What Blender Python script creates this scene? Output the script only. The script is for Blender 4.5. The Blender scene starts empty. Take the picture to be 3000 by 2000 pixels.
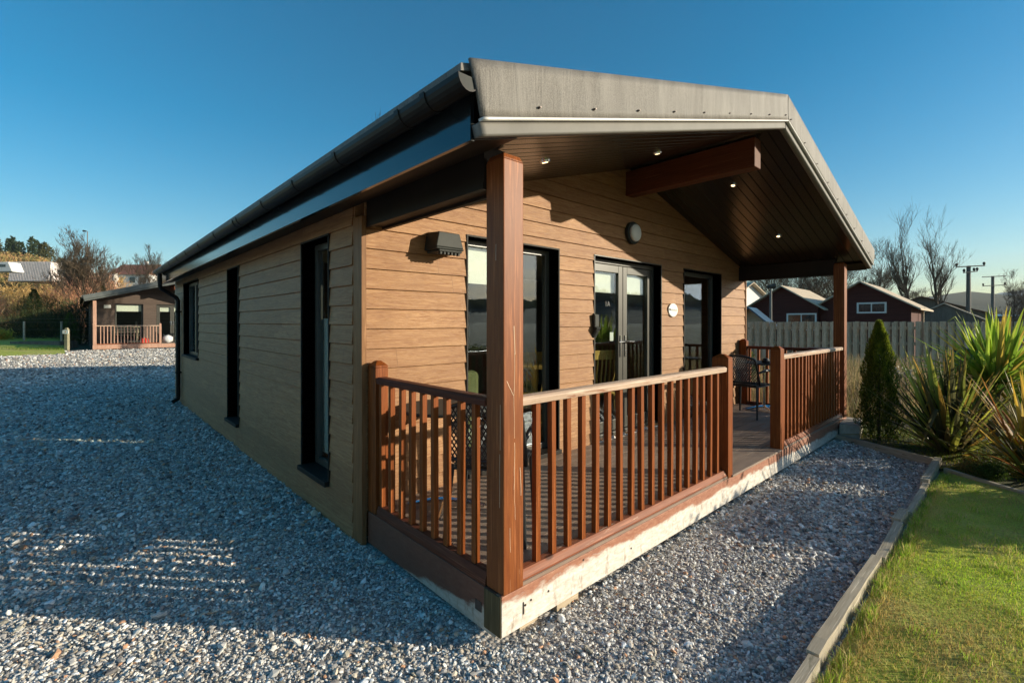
import bpy, math, random
import numpy as np
from mathutils import Vector, Matrix
R = random.Random(7)
NR = np.random.default_rng(11)
sc = bpy.context.scene
COL = sc.collection
rad = math.radians

# ------------------------------------------------------------------ helpers
class MB:
    def __init__(s): s.v = []; s.f = []; s.m = []; s.mi = 0
    def add(s, vs, fs):
        n = len(s.v); s.v.extend([tuple(p) for p in vs])
        for f in fs: s.f.append(tuple(n + i for i in f)); s.m.append(s.mi)
        return s
    def box(s, x0, x1, y0, y1, z0, z1):
        vs = [(x, y, z) for z in (z0, z1) for y in (y0, y1) for x in (x0, x1)]
        return s.add(vs, [(0, 2, 3, 1), (4, 5, 7, 6), (0, 1, 5, 4), (2, 6, 7, 3), (0, 4, 6, 2), (1, 3, 7, 5)])
    def hexa(s, p):  # 8 points bottom ccw then top ccw
        return s.add(p, [(0, 3, 2, 1), (4, 5, 6, 7), (0, 1, 5, 4), (1, 2, 6, 5), (2, 3, 7, 6), (3, 0, 4, 7)])
    def quad(s, a, b, c, d): return s.add([a, b, c, d], [(0, 1, 2, 3)])
    def prism(s, prof, axis, a, b):
        # prof: list of 2d points, extruded along axis from a to b
        n = len(prof)
        def P(t, q):
            if axis == 'y': return (q[0], t, q[1])
            if axis == 'x': return (t, q[0], q[1])
            return (q[0], q[1], t)
        vs = [P(a, q) for q in prof] + [P(b, q) for q in prof]
        fs = [tuple(range(n))[::-1], tuple(range(n, 2 * n))]
        fs += [(i, (i + 1) % n, n + (i + 1) % n, n + i) for i in range(n)]
        return s.add(vs, fs)
    def tube(s, pts, rs, k=8, cap=True):
        pts = [Vector(p) for p in pts]; n0 = len(s.v); nf = []
        if not isinstance(rs, (list, tuple)): rs = [rs] * len(pts)
        d = (pts[1] - pts[0]).normalized()
        u = d.orthogonal().normalized()
        for i, p in enumerate(pts):
            if i == 0: t = pts[1] - pts[0]
            elif i == len(pts) - 1: t = pts[-1] - pts[-2]
            else: t = (pts[i + 1] - pts[i]).normalized() + (pts[i] - pts[i - 1]).normalized()
            if t.length < 1e-9: t = d
            t.normalize(); u = (u - t * u.dot(t))
            if u.length < 1e-6: u = t.orthogonal()
            u.normalize(); w = t.cross(u)
            for j in range(k):
                a = 2 * math.pi * j / k
                s.v.append(tuple(p + (u * math.cos(a) + w * math.sin(a)) * rs[i]))
        for i in range(len(pts) - 1):
            for j in range(k):
                a = n0 + i * k + j; b = n0 + i * k + (j + 1) % k
                s.f.append((a, b, b + k, a + k)); s.m.append(s.mi)
        if cap:
            s.f.append(tuple(n0 + j for j in range(k))[::-1]); s.m.append(s.mi)
            e = n0 + (len(pts) - 1) * k
            s.f.append(tuple(e + j for j in range(k))); s.m.append(s.mi)
        return s
    def cyl(s, c, r, h, k=20, r2=None):
        return s.tube([c, (c[0], c[1], c[2] + h)], [r, r if r2 is None else r2], k)
    def build(s, name, mat, parent=None, smooth=False, loc=None, bevel=0):
        me = bpy.data.meshes.new(name); me.from_pydata(s.v, [], s.f)
        mats = mat if isinstance(mat, (list, tuple)) else [mat]
        for m in mats: me.materials.append(m)
        if len(mats) > 1: me.polygons.foreach_set('material_index', s.m)
        if smooth: me.polygons.foreach_set('use_smooth', [True] * len(me.polygons))
        me.update()
        o = bpy.data.objects.new(name, me); COL.objects.link(o)
        if parent: o.parent = parent
        if loc: o.location = loc
        if bevel:
            b = o.modifiers.new('bevel', 'BEVEL'); b.width = bevel; b.segments = 2; b.limit_method = 'ANGLE'
        return o

def tag(o, label=None, cat=None, group=None, kind=None):
    if label: o['label'] = label
    if cat: o['category'] = cat
    if group: o['group'] = group
    if kind: o['kind'] = kind
    return o
def empty(name, loc, label=None, cat=None, group=None, rz=0):
    o = bpy.data.objects.new(name, None); COL.objects.link(o); o.location = loc
    o.rotation_euler = (0, 0, rz); o.empty_display_size = .1
    return tag(o, label, cat, group)
def copy_tree(o, parent=None):
    c = o.copy(); COL.objects.link(c); c.parent = parent
    for ch in list(o.children): copy_tree(ch, c)
    return c
def npmesh(name, V, F, mat, cols=None, parent=None, smooth=False):
    """V (n,3), F (m,k) arrays."""
    me = bpy.data.meshes.new(name)
    k = F.shape[1]
    me.vertices.add(len(V)); me.vertices.foreach_set('co', np.asarray(V, np.float32).ravel())
    me.loops.add(F.size); me.loops.foreach_set('vertex_index', F.astype(np.int32).ravel())
    me.polygons.add(len(F)); me.polygons.foreach_set('loop_start', np.arange(0, F.size, k, dtype=np.int32))
    me.polygons.foreach_set('loop_total', np.full(len(F), k, np.int32))
    me.polygons.foreach_set('use_smooth', np.full(len(F), smooth))
    me.update(calc_edges=True)
    if cols is not None:
        a = me.color_attributes.new('col', 'FLOAT_COLOR', 'POINT')
        a.data.foreach_set('color', np.hstack([cols, np.ones((len(cols), 1))]).astype(np.float32).ravel())
    me.materials.append(mat)
    o = bpy.data.objects.new(name, me); COL.objects.link(o)
    if parent: o.parent = parent
    return o

# ------------------------------------------------------------------ materials
def newmat(name):
    m = bpy.data.materials.new(name); m.use_nodes = True
    nt = m.node_tree; nt.nodes.clear()
    out = nt.nodes.new('ShaderNodeOutputMaterial'); b = nt.nodes.new('ShaderNodeBsdfPrincipled')
    nt.links.new(b.outputs[0], out.inputs[0])
    return m, nt, b, out
def N(nt, t, **kw):
    n = nt.nodes.new(t)
    for k, v in kw.items():
        if k == 'ins':
            for a, b in v.items():
                if isinstance(b, bpy.types.NodeSocket): nt.links.new(b, n.inputs[a])
                else: n.inputs[a].default_value = b
        else: setattr(n, k, v)
    return n
def c4(c): return (c[0], c[1], c[2], 1)
def ramp(nt, fac, stops, interp='LINEAR'):
    n = nt.nodes.new('ShaderNodeValToRGB'); n.color_ramp.interpolation = interp
    e = n.color_ramp.elements
    while len(e) < len(stops): e.new(.5)
    for i, (p, c) in enumerate(stops): e[i].position = p; e[i].color = c4(c) if len(c) == 3 else c
    nt.links.new(fac, n.inputs[0]); return n.outputs[0]
def objco(nt, scale=(1, 1, 1)):
    t = nt.nodes.new('ShaderNodeTexCoord'); m = N(nt, 'ShaderNodeMapping', ins={0: t.outputs['Object']})
    m.inputs['Scale'].default_value = scale; return m.outputs[0]
def noise(nt, vec, scale, detail=4, rough=.6, dist=0):
    n = N(nt, 'ShaderNodeTexNoise', ins={'Vector': vec, 'Scale': scale, 'Detail': detail, 'Roughness': rough, 'Distortion': dist})
    return n.outputs[0]
def mix(nt, fac, a, b, mode='MIX'):
    n = nt.nodes.new('ShaderNodeMix'); n.data_type = 'RGBA'; n.blend_type = mode
    for i, v in ((0, fac), (6, a), (7, b)):
        if isinstance(v, bpy.types.NodeSocket): nt.links.new(v, n.inputs[i])
        else: n.inputs[i].default_value = v if i == 0 else c4(v)
    return n.outputs[2]
def math_(nt, op, a, b=0., clamp=False):
    n = nt.nodes.new('ShaderNodeMath'); n.operation = op; n.use_clamp = clamp
    for i, v in ((0, a), (1, b)):
        if isinstance(v, bpy.types.NodeSocket): nt.links.new(v, n.inputs[i])
        else: n.inputs[i].default_value = v
    return n.outputs[0]
def bump(nt, b, h, strength=.3, dist=.01):
    n = N(nt, 'ShaderNodeBump', ins={'Height': h, 'Strength': strength, 'Distance': dist})
    nt.links.new(n.outputs[0], b.inputs['Normal']); return n
def simple(name, c, rough=.6, var=.25, scale=8, metal=0, bmp=.15, spec=.5, bscale=60):
    m, nt, b, _ = newmat(name)
    v = objco(nt)
    n = noise(nt, v, scale)
    lo = tuple(x * (1 - var) for x in c); hi = tuple(min(1, x * (1 + var)) for x in c)
    nt.links.new(ramp(nt, n, [(.3, lo), (.7, hi)]), b.inputs['Base Color'])
    b.inputs['Roughness'].default_value = rough; b.inputs['Metallic'].default_value = metal
    b.inputs['Specular IOR Level'].default_value = spec
    if bmp: bump(nt, b, noise(nt, v, bscale), bmp, .004)
    return m
def wood(name, c1, c2, axis='z', rough=.6, worn=None, wornthr=.62, bmp=.25, stretch=14, spec=.16):
    m, nt, b, _ = newmat(name)
    s = {'x': (1 / stretch, 1, 1), 'y': (1, 1 / stretch, 1), 'z': (1, 1, 1 / stretch)}[axis]
    v = objco(nt, s)
    g = noise(nt, v, 60, 6, .65, .4); big = noise(nt, v, 9, 3)
    col = mix(nt, ramp(nt, g, [(.3, (0, 0, 0)), (.72, (1, 1, 1))]), c1, c2)
    col = mix(nt, ramp(nt, big, [(.35, (0, 0, 0)), (.75, (.55, .55, .55))]), col, tuple(x * .55 for x in c1))
    st = noise(nt, objco(nt, tuple(x if x == 1 else x * .35 for x in s)), 95, 4, .6)
    col = mix(nt, ramp(nt, st, [(.58, (0, 0, 0)), (.68, (.55, .55, .55))]), col, tuple(min(1, x * 1.7 + .03) for x in c2))
    kv = N(nt, 'ShaderNodeTexVoronoi', ins={'Vector': objco(nt, tuple(x if x == 1 else .5 for x in s)), 'Scale': 3.3})
    col = mix(nt, ramp(nt, kv.outputs['Distance'], [(.035, (.9, .9, .9)), (.07, (0, 0, 0))]), col, tuple(x * .25 for x in c1))
    if worn:
        w = noise(nt, v, 28, 6, .7, .6)
        col = mix(nt, ramp(nt, w, [(wornthr, (0, 0, 0)), (wornthr + .06, (1, 1, 1))]), col, worn)
    nt.links.new(col, b.inputs['Base Color']); b.inputs['Roughness'].default_value = rough
    b.inputs['Specular IOR Level'].default_value = spec
    bump(nt, b, g, bmp, .004)
    return m
def attrmat(name, rough=.7, trans=0., spec=.3):
    m, nt, b, out = newmat(name)
    a = N(nt, 'ShaderNodeVertexColor', layer_name='col')
    nt.links.new(a.outputs[0], b.inputs['Base Color']); b.inputs['Roughness'].default_value = rough
    b.inputs['Specular IOR Level'].default_value = spec
    if trans:
        t = N(nt, 'ShaderNodeBsdfTranslucent', ins={0: a.outputs[0]})
        mx = N(nt, 'ShaderNodeMixShader', ins={0: trans, 1: b.outputs[0], 2: t.outputs[0]})
        nt.links.new(mx.outputs[0], out.inputs[0])
    return m
M = {}
def siding_mat(name, ca, cb, rough=.55):
    m, nt, b, _ = newmat(name)
    t = nt.nodes.new('ShaderNodeTexCoord')
    sx = N(nt, 'ShaderNodeSeparateXYZ', ins={0: t.outputs['Object']})
    row = math_(nt, 'FLOOR', math_(nt, 'DIVIDE', math_(nt, 'ADD', sx.outputs[2], 5 * .1421 - 2.0406 + .004 + 10 * .1421), .1421))
    along = math_(nt, 'ADD', sx.outputs[0], sx.outputs[1])
    wn = N(nt, 'ShaderNodeTexWhiteNoise', noise_dimensions='1D', ins={1: row})
    seg = math_(nt, 'FLOOR', math_(nt, 'ADD', math_(nt, 'DIVIDE', along, 3.6), math_(nt, 'MULTIPLY', wn.outputs[0], 3.)))
    cv = N(nt, 'ShaderNodeCombineXYZ', ins={0: row, 1: seg})
    wn2 = N(nt, 'ShaderNodeTexWhiteNoise', noise_dimensions='3D', ins={0: cv.outputs[0]})
    cm = N(nt, 'ShaderNodeCombineXYZ', ins={0: math_(nt, 'MULTIPLY', along, .07), 1: sx.outputs[2], 2: math_(nt, 'MULTIPLY', wn2.outputs[0], 7.)})
    g = noise(nt, cm.outputs[0], 42, 7, .72, 1.2)
    g2 = noise(nt, cm.outputs[0], 200, 3, .7, .2)
    col = mix(nt, ramp(nt, g, [(.36, (0, 0, 0)), (.62, (1, 1, 1))]), ca, cb)
    col = mix(nt, ramp(nt, g2, [(.3, (.45, .45, .45)), (.5, (0, 0, 0))]), col, tuple(x * .55 for x in ca))
    col = mix(nt, math_(nt, 'MULTIPLY', wn2.outputs[0], .38), col, tuple(x * .62 for x in ca))
    jt = math_(nt, 'FRACT', math_(nt, 'ADD', math_(nt, 'DIVIDE', along, 3.6), math_(nt, 'MULTIPLY', wn.outputs[0], 3.)))
    col = mix(nt, math_(nt, 'MULTIPLY', math_(nt, 'LESS_THAN', jt, .0007), .6), col, (.05, .03, .018))
    # faint dirt below laps
    blot = noise(nt, t.outputs['Object'], 3.2, 4)
    col = mix(nt, ramp(nt, blot, [(.5, (0, 0, 0)), (.8, (.35, .35, .35))]), col, tuple(x * .6 for x in ca))
    nt.links.new(col, b.inputs['Base Color']); b.inputs['Roughness'].default_value = rough
    b.inputs['Specular IOR Level'].default_value = .27
    h = math_(nt, 'ADD', g, g2)
    bump(nt, b, h, .55, .005)
    return m
M['siding'] = siding_mat('tan_cladding', (.26, .112, .042), (.435, .236, .105), .5)
M['siding_side'] = M['siding']
M['siding_far'] = siding_mat('grey_brown_cladding', (.075, .050, .038), (.115, .082, .064))
M['post'] = wood('stained_post_wood', (.17, .041, .009), (.30, .092, .022), 'z', .5, (.42, .24, .14), .68, spec=.26)
M['stain'] = wood('stained_wood', (.155, .034, .006), (.29, .080, .013), 'z', .5, (.36, .20, .11), .74, spec=.2)
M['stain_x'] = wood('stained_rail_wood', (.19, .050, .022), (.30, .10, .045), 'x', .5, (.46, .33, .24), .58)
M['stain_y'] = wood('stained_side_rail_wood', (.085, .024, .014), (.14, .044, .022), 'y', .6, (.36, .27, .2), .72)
M['rail_highlight'] = wood('highlight_pale_rail_wood', (.46, .31, .22), (.66, .50, .38), 'x', .5, (.26, .09, .04), .58, spec=.4)  # pale base paints the handrail's whitish highlight into the wood colour
M['beam'] = wood('ridge_beam_wood', (.09, .024, .009), (.15, .045, .016), 'y', .5)
M['endgrain'] = wood('mossy_dark_wood', (.075, .055, .028), (.13, .10, .05), 'z', .8)
M['scratch'] = simple('bare_wood_scratch', (.62, .42, .28), .7, .2, 20)
M['corner'] = wood('brown_corner_trim', (.20, .09, .036), (.30, .15, .065), 'z', .5)
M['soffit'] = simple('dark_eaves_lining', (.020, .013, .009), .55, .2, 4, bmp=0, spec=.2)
M['softwood'] = wood('bare_softwood', (.42, .33, .22), (.55, .45, .33), 'x', .8)
M['edging'] = wood('weathered_edging', (.36, .30, .22), (.52, .46, .36), 'x', .85, (.22, .2, .14), .62)
M['black'] = simple('gutter_plastic', (.012, .009, .007), .45, .3, 5, spec=.2, bmp=.03)
M['gloss'] = simple('glossy_fascia', (.013, .016, .018), .12, .2, 3, bmp=0, spec=.7)
M['frame'] = simple('window_frame', (.055, .052, .042), .35, .12, 6, bmp=.02)
M['reveal'] = simple('window_reveal', (.018, .015, .012), .6, .2, 6, bmp=.02, spec=.2)
M['chrome'] = simple('chrome_metal', (.75, .75, .76), .18, .05, 6, 1., 0)
M['white'] = simple('white_plastic', (.75, .74, .70), .4, .05, 4, bmp=.02)
M['blind'] = simple('roller_blind_fabric', (.86, .83, .74), .8, .04, 30)
M['darkbox'] = simple('dark_grey_plastic', (.03, .033, .03), .6, .2, 9, spec=.25)
M['rattan'] = simple('black_moulded_plastic', (.018, .02, .022), .35, .2, 9, bmp=.05)
M['screw'] = simple('screw_metal', (.12, .10, .09), .4, .3, 9, .8, 0)
M['alu'] = simple('pale_trim_metal', (.17, .16, .145), .6, .12, 5, 0, .1, spec=.2)
M['brightalu'] = simple('bright_flange_metal', (.60, .57, .54), .5, .1, 5, 0, 0, spec=.3)
M['interior'] = simple('interior_wall', (.16, .13, .10), .8, .1, 2)
M['interior_light'] = simple('interior_pale_wall', (.55, .52, .44), .8, .05, 2)
M['intfloor'] = simple('interior_floor', (.14, .09, .055), .5, .2, 3)
M['chairwood'] = wood('pale_chair_wood', (.55, .33, .08), (.68, .45, .14), 'z', .4)
M['picture'] = simple('dark_picture', (.04, .035, .03), .6, .3, 6)
M['green_fabric'] = simple('olive_cushion', (.14, .15, .06), .9, .2, 20)
M['conc'] = simple('concrete', (.38, .34, .28), .9, .25, 10, bmp=.5)

def roofmetal():
    m, nt, b, _ = newmat('embossed_grey_roof_sheet')
    v = objco(nt); f = noise(nt, v, 190, 3, .7)
    vs = objco(nt, (3.2, 3.2, .5)); w = noise(nt, vs, 3.0, 4, .6, .4)
    col = mix(nt, ramp(nt, f, [(.35, (0, 0, 0)), (.65, (1, 1, 1))]), (.10, .088, .076), (.21, .19, .168))
    col = mix(nt, ramp(nt, w, [(.38, (0, 0, 0)), (.7, (.6, .6, .6))]), col, (.26, .24, .215))
    nt.links.new(col, b.inputs['Base Color']); b.inputs['Roughness'].default_value = .6
    b.inputs['Specular IOR Level'].default_value = .25
    h = math_(nt, 'ADD', math_(nt, 'MULTIPLY', f, .12), w)
    bump(nt, b, h, .55, .03); return m
M['roof'] = roofmetal()
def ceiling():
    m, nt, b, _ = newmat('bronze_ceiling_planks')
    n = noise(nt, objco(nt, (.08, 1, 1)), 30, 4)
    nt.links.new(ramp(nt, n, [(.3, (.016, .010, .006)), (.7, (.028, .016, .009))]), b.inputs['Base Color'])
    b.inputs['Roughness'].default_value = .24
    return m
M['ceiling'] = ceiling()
def deckmat():
    m, nt, b, _ = newmat('ribbed_deck_boards')
    t = nt.nodes.new('ShaderNodeTexCoord'); sx = N(nt, 'ShaderNodeSeparateXYZ', ins={0: t.outputs['Object']})
    rb = math_(nt, 'SINE', math_(nt, 'MULTIPLY', sx.outputs[1], 2 * math.pi / .0115))
    row = math_(nt, 'FLOOR', math_(nt, 'DIVIDE', sx.outputs[1], .145))
    wn = N(nt, 'ShaderNodeTexWhiteNoise', noise_dimensions='1D', ins={1: row})
    n = noise(nt, objco(nt, (.2, 1, 1)), 14, 5)
    col = mix(nt, ramp(nt, n, [(.3, (0, 0, 0)), (.7, (1, 1, 1))]), (.19, .13, .095), (.31, .225, .17))
    col = mix(nt, math_(nt, 'MULTIPLY', wn.outputs[0], .35), col, (.16, .11, .085))
    nt.links.new(col, b.inputs['Base Color']); b.inputs['Roughness'].default_value = .55
    bump(nt, b, rb, .6, .003); return m
M['deck'] = deckmat()
def fasciamat(name, sideways=False):
    m, nt, b, _ = newmat(name)
    t = nt.nodes.new('ShaderNodeTexCoord'); sx = N(nt, 'ShaderNodeSeparateXYZ', ins={0: t.outputs['Object']})
    al = sx.outputs[1] if sideways else sx.outputs[0]
    vs = objco(nt, (.35, .35, 1))
    edge = noise(nt, vs, 9, 5, .65); fine = noise(nt, vs, 45, 5, .7, .5)
    # weathered line: stained above, bare/bleached below
    zz = math_(nt, 'ADD', sx.outputs[2], math_(nt, 'MULTIPLY', math_(nt, 'SUBTRACT', edge, .5), .14))
    zz = math_(nt, 'ADD', zz, math_(nt, 'MULTIPLY', math_(nt, 'SUBTRACT', fine, .5), .05))
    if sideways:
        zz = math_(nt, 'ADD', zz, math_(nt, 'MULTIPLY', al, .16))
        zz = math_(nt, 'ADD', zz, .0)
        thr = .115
    else:
        zz = math_(nt, 'ADD', zz, math_(nt, 'MULTIPLY', al, .009)); thr = .150
    f = ramp(nt, zz, [(thr - .008, (0, 0, 0)), (thr + .012, (1, 1, 1))])
    white = mix(nt, ramp(nt, fine, [(.3, (0, 0, 0)), (.65, (1, 1, 1))]), (.50, .43, .35), (.76, .71, .64))
    dirt = noise(nt, objco(nt, (1, 1, .4)), 22, 5, .7)
    white = mix(nt, ramp(nt, dirt, [(.54, (0, 0, 0)), (.68, (.8, .8, .8))]), white, (.28, .20, .14))
    red = mix(nt, ramp(nt, fine, [(.35, (0, 0, 0)), (.7, (1, 1, 1))]), (.26, .09, .05), (.42, .20, .12))
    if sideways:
        white = mix(nt, .5, white, (.20, .15, .10)); red = mix(nt, .75, red, (.07, .022, .012))  # side fascia darkened in its colour to stand in for shade
    nt.links.new(mix(nt, f, white, red), b.inputs['Base Color'])
    b.inputs['Roughness'].default_value = .6; bump(nt, b, fine, .3, .004); return m
M['fascia'] = fasciamat('flaking_white_fascia'); M['fascia_side'] = fasciamat('stained_shaded_side_fascia', True)
def glassmat(name, tint=(.82, .86, .84), refl=1.3):
    m, nt, b, out = newmat(name); nt.nodes.remove(b)
    g = N(nt, 'ShaderNodeBsdfGlossy', ins={0: (.74, .84, .95, 1), 'Roughness': .004})
    t = N(nt, 'ShaderNodeBsdfTransparent', ins={0: c4(tint)})
    v = objco(nt); ge = nt.nodes.new('ShaderNodeNewGeometry')
    dt = N(nt, 'ShaderNodeVectorMath', operation='DOT_PRODUCT', ins={0: ge.outputs['Normal'], 1: ge.outputs['Incoming']})
    sch = math_(nt, 'POWER', math_(nt, 'SUBTRACT', 1., math_(nt, 'ABSOLUTE', dt.outputs['Value'])), 5.)
    fr = math_(nt, 'ADD', math_(nt, 'MULTIPLY', sch, .94), .06)
    nb = N(nt, 'ShaderNodeBump', ins={'Height': noise(nt, v, 2.2, 2), 'Strength': .05, 'Distance': .02})
    nt.links.new(nb.outputs[0], g.inputs['Normal'])
    f = math_(nt, 'MULTIPLY', fr, refl, True)
    mx = N(nt, 'ShaderNodeMixShader', ins={0: f, 1: t.outputs[0], 2: g.outputs[0]})
    nt.links.new(mx.outputs[0], out.inputs[0]); return m
M['glass'] = glassmat('window_glass', (.90, .93, .91), refl=1.6)
def emis(name, c, s):
    m, nt, b, _ = newmat(name)
    b.inputs['Base Color'].default_value = c4(c); b.inputs['Emission Color'].default_value = c4(c)
    b.inputs['Emission Strength'].default_value = s; return m
M['lamp_on'] = emis('lit_downlight', (1., .72, .38), 2.2)
def gravelmat():
    m, nt, b, _ = newmat('gravel_sheet')
    v = objco(nt)
    vo = N(nt, 'ShaderNodeTexVoronoi', ins={'Vector': v, 'Scale': 46.})
    vo2 = N(nt, 'ShaderNodeTexVoronoi', ins={'Vector': v, 'Scale': 46.})
    vo2.feature = 'DISTANCE_TO_EDGE'
    sep = N(nt, 'ShaderNodeSeparateColor', ins={0: vo.outputs['Color']})
    col = ramp(nt, sep.outputs[0], [(0, (.30, .28, .26)), (.35, (.50, .46, .42)), (.7, (.70, .65, .59)), (.92, (.82, .79, .74)), (1, (.6, .42, .3))])
    col = mix(nt, ramp(nt, vo2.outputs['Distance'], [(.0, (.85, .85, .85)), (.12, (0, 0, 0))]), col, (.07, .06, .055))  # shade in the crevices between stones painted into the colour
    pat = noise(nt, v, .7, 4); col = mix(nt, ramp(nt, pat, [(.4, (0, 0, 0)), (.75, (.4, .4, .4))]), col, (.36, .32, .28))
    nt.links.new(col, b.inputs['Base Color']); b.inputs['Roughness'].default_value = .8
    h = math_(nt, 'SUBTRACT', 1., vo.outputs['Distance'])
    bump(nt, b, h, .6, .012); return m
M['gravel'] = gravelmat()
M['stones'] = attrmat('crushed_stone', .62, 0, .35)
def soilmat(name, ca, cb, cc, sc1=3.):  # patchy ground
    m, nt, b, _ = newmat(name)
    v = objco(nt); n = noise(nt, v, sc1, 6, .7); n2 = noise(nt, v, 40, 5, .7); n3 = noise(nt, v, sc1 * .4, 3)
    col = mix(nt, ramp(nt, n, [(.4, (0, 0, 0)), (.6, (1, 1, 1))]), ca, cb)
    col = mix(nt, ramp(nt, n3, [(.5, (0, 0, 0)), (.68, (1, 1, 1))]), col, cc)
    col = mix(nt, ramp(nt, n2, [(.3, (.6, .6, .6)), (.6, (0, 0, 0))]), col, tuple(x * .4 for x in ca))
    nt.links.new(col, b.inputs['Base Color']); b.inputs['Roughness'].default_value = .95
    bump(nt, b, n2, .8, .03); return m
M['soil'] = soilmat('mossy_soil', (.045, .035, .02), (.07, .075, .02), (.10, .11, .02))
M['lawn'] = soilmat('lawn_soil', (.40, .46, .05), (.50, .54, .06), (.66, .52, .18), 4)
M['rough'] = soilmat('rough_grass_ground', (.10, .09, .04), (.16, .13, .06), (.08, .10, .03), .8)
M['hill'] = soilmat('hill_ground', (.10, .085, .04), (.14, .11, .05), (.06, .08, .03), .03)
M['farhill'] = soilmat('moorland', (.07, .08, .075), (.09, .095, .08), (.06, .075, .07), .01)
M['leaf'] = attrmat('leaf_surface', .5, .5, .3)
M['blade'] = attrmat('grass_blade', .55, .45, .2)
M['bark'] = simple('bark', (.085, .065, .045), .9, .35, 12, bmp=.6)
M['palebark'] = simple('pale_bark', (.38, .33, .26), .85, .3, 12, bmp=.4)
M['twig'] = simple('twigs', (.12, .085, .055), .9, .3, 3, bmp=0)
M['redtwig'] = attrmat('shrub_twigs', .85, 0, .2)
M['farverge'] = simple('dark_grey_verge', (.085, .095, .09), .6, .15, 4)
M['farpost'] = wood('pale_pink_posts', (.40, .22, .15), (.52, .32, .24), 'z', .7)
M['redshed'] = wood('dark_red_shed_boards', (.07, .02, .016), (.10, .03, .022), 'x', .7)
M['shedroof'] = simple('shed_roof_sheet', (.52, .42, .31), .75, .15, 3, spec=.15)
M['blueroof'] = simple('slate_blue_roof', (.05, .09, .14), .3, .2, 3)
M['greyshed'] = wood('grey_shed_boards', (.16, .14, .11), (.24, .21, .17), 'z', .85)
M['fencew'] = wood('grey_fence_boards', (.44, .33, .22), (.70, .55, .39), 'z', .9, (.27, .17, .08), .6, stretch=6)
M['polewood'] = simple('pole_timber', (.16, .14, .12), .8, .3, 6)
M['tank'] = simple('teal_plastic', (.015, .10, .10), .4, .15, 6)
M['wallwhite'] = simple('white_render', (.72, .70, .66), .8, .06, 3)
M['redroof'] = simple('brown_roof_tiles', (.22, .09, .055), .8, .3, 6)
M['sheet'] = simple('pale_corrugated_sheet', (.66, .58, .54), .5, .15, 2)
M['redplastic'] = simple('red_plastic', (.65, .05, .03), .4, .1, 6)
M['bagwhite'] = simple('pale_bag', (.6, .6, .6), .6, .2, 12)
M['benchwood'] = wood('olive_bench_wood', (.22, .20, .13), (.32, .29, .19), 'x', .8)
M['ink'] = simple('dark_ink', (.03, .03, .03), .5, .05, 3, bmp=0)
M['orange'] = simple('orange_mark', (.7, .2, .03), .5, .05, 3, bmp=0)

# ------------------------------------------------------------------ camera, sun, sky
cam = bpy.data.cameras.new('camera'); co = bpy.data.objects.new('camera', cam); COL.objects.link(co)
cam.sensor_width = 36; cam.lens = 1383.8 / 3000 * 36; cam.shift_y = -52.6 / 3000
cam.clip_start = .05; cam.clip_end = 9000
co.location = (-1.4916, -1.7004, 1.52)
yaw = .7428
fw = Vector((math.sin(yaw), math.cos(yaw), -.0032)).normalized()
co.rotation_euler = fw.to_track_quat('-Z', 'Y').to_euler()
sc.camera = co
SUN = Vector((.649, -.720, .2433)).normalized()
sl = bpy.data.lights.new('sun', 'SUN'); so = bpy.data.objects.new('sun', sl); COL.objects.link(so)
sl.energy = 5.0; sl.angle = rad(.53); sl.color = (1., .895, .69)
so.rotation_euler = SUN.to_track_quat('Z', 'Y').to_euler(); so.location = (10, -10, 10)
w = bpy.data.worlds.new('World'); sc.world = w; w.use_nodes = True
nt = w.node_tree; nt.nodes.clear()
sky = nt.nodes.new('ShaderNodeTexSky'); sky.sky_type = 'NISHITA'; sky.sun_disc = False
sky.sun_elevation = rad(14.08); sky.sun_rotation = rad(138.)
sky.air_density = 1.0; sky.dust_density = .6; sky.ozone_density = 2.2
hs = N(nt, 'ShaderNodeHueSaturation', ins={'Saturation': 1.55, 'Hue': .489, 'Color': sky.outputs[0]})
tc = nt.nodes.new('ShaderNodeTexCoord')
mp = N(nt, 'ShaderNodeMapping', ins={0: tc.outputs['Generated']}); mp.inputs['Scale'].default_value = (1., 1., 4.5)
cn = noise(nt, mp.outputs[0], 3.4, 7, .62, .5)
dd_ = N(nt, 'ShaderNodeVectorMath', operation='DOT_PRODUCT', ins={0: tc.outputs['Generated']}); dd_.inputs[1].default_value = (SUN.x, SUN.y, 0)
cmask = ramp(nt, dd_.outputs['Value'], [(.72, (0, 0, 0)), (.86, (1, 1, 1))])
cf = math_(nt, 'MULTIPLY', ramp(nt, cn, [(.36, (.35, .35, .35)), (.62, (1, 1, 1))]), cmask)
cloudy = mix(nt, cf, hs.outputs[0], (12.5, 12.2, 11.4))
bg = N(nt, 'ShaderNodeBackground', ins={0: cloudy, 1: .10}); wo = nt.nodes.new('ShaderNodeOutputWorld')
nt.links.new(bg.outputs[0], wo.inputs[0])
sc.view_settings.view_transform = 'Standard'; sc.view_settings.look = 'None'
sc.view_settings.exposure = .66; sc.view_settings.gamma = 1

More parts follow.
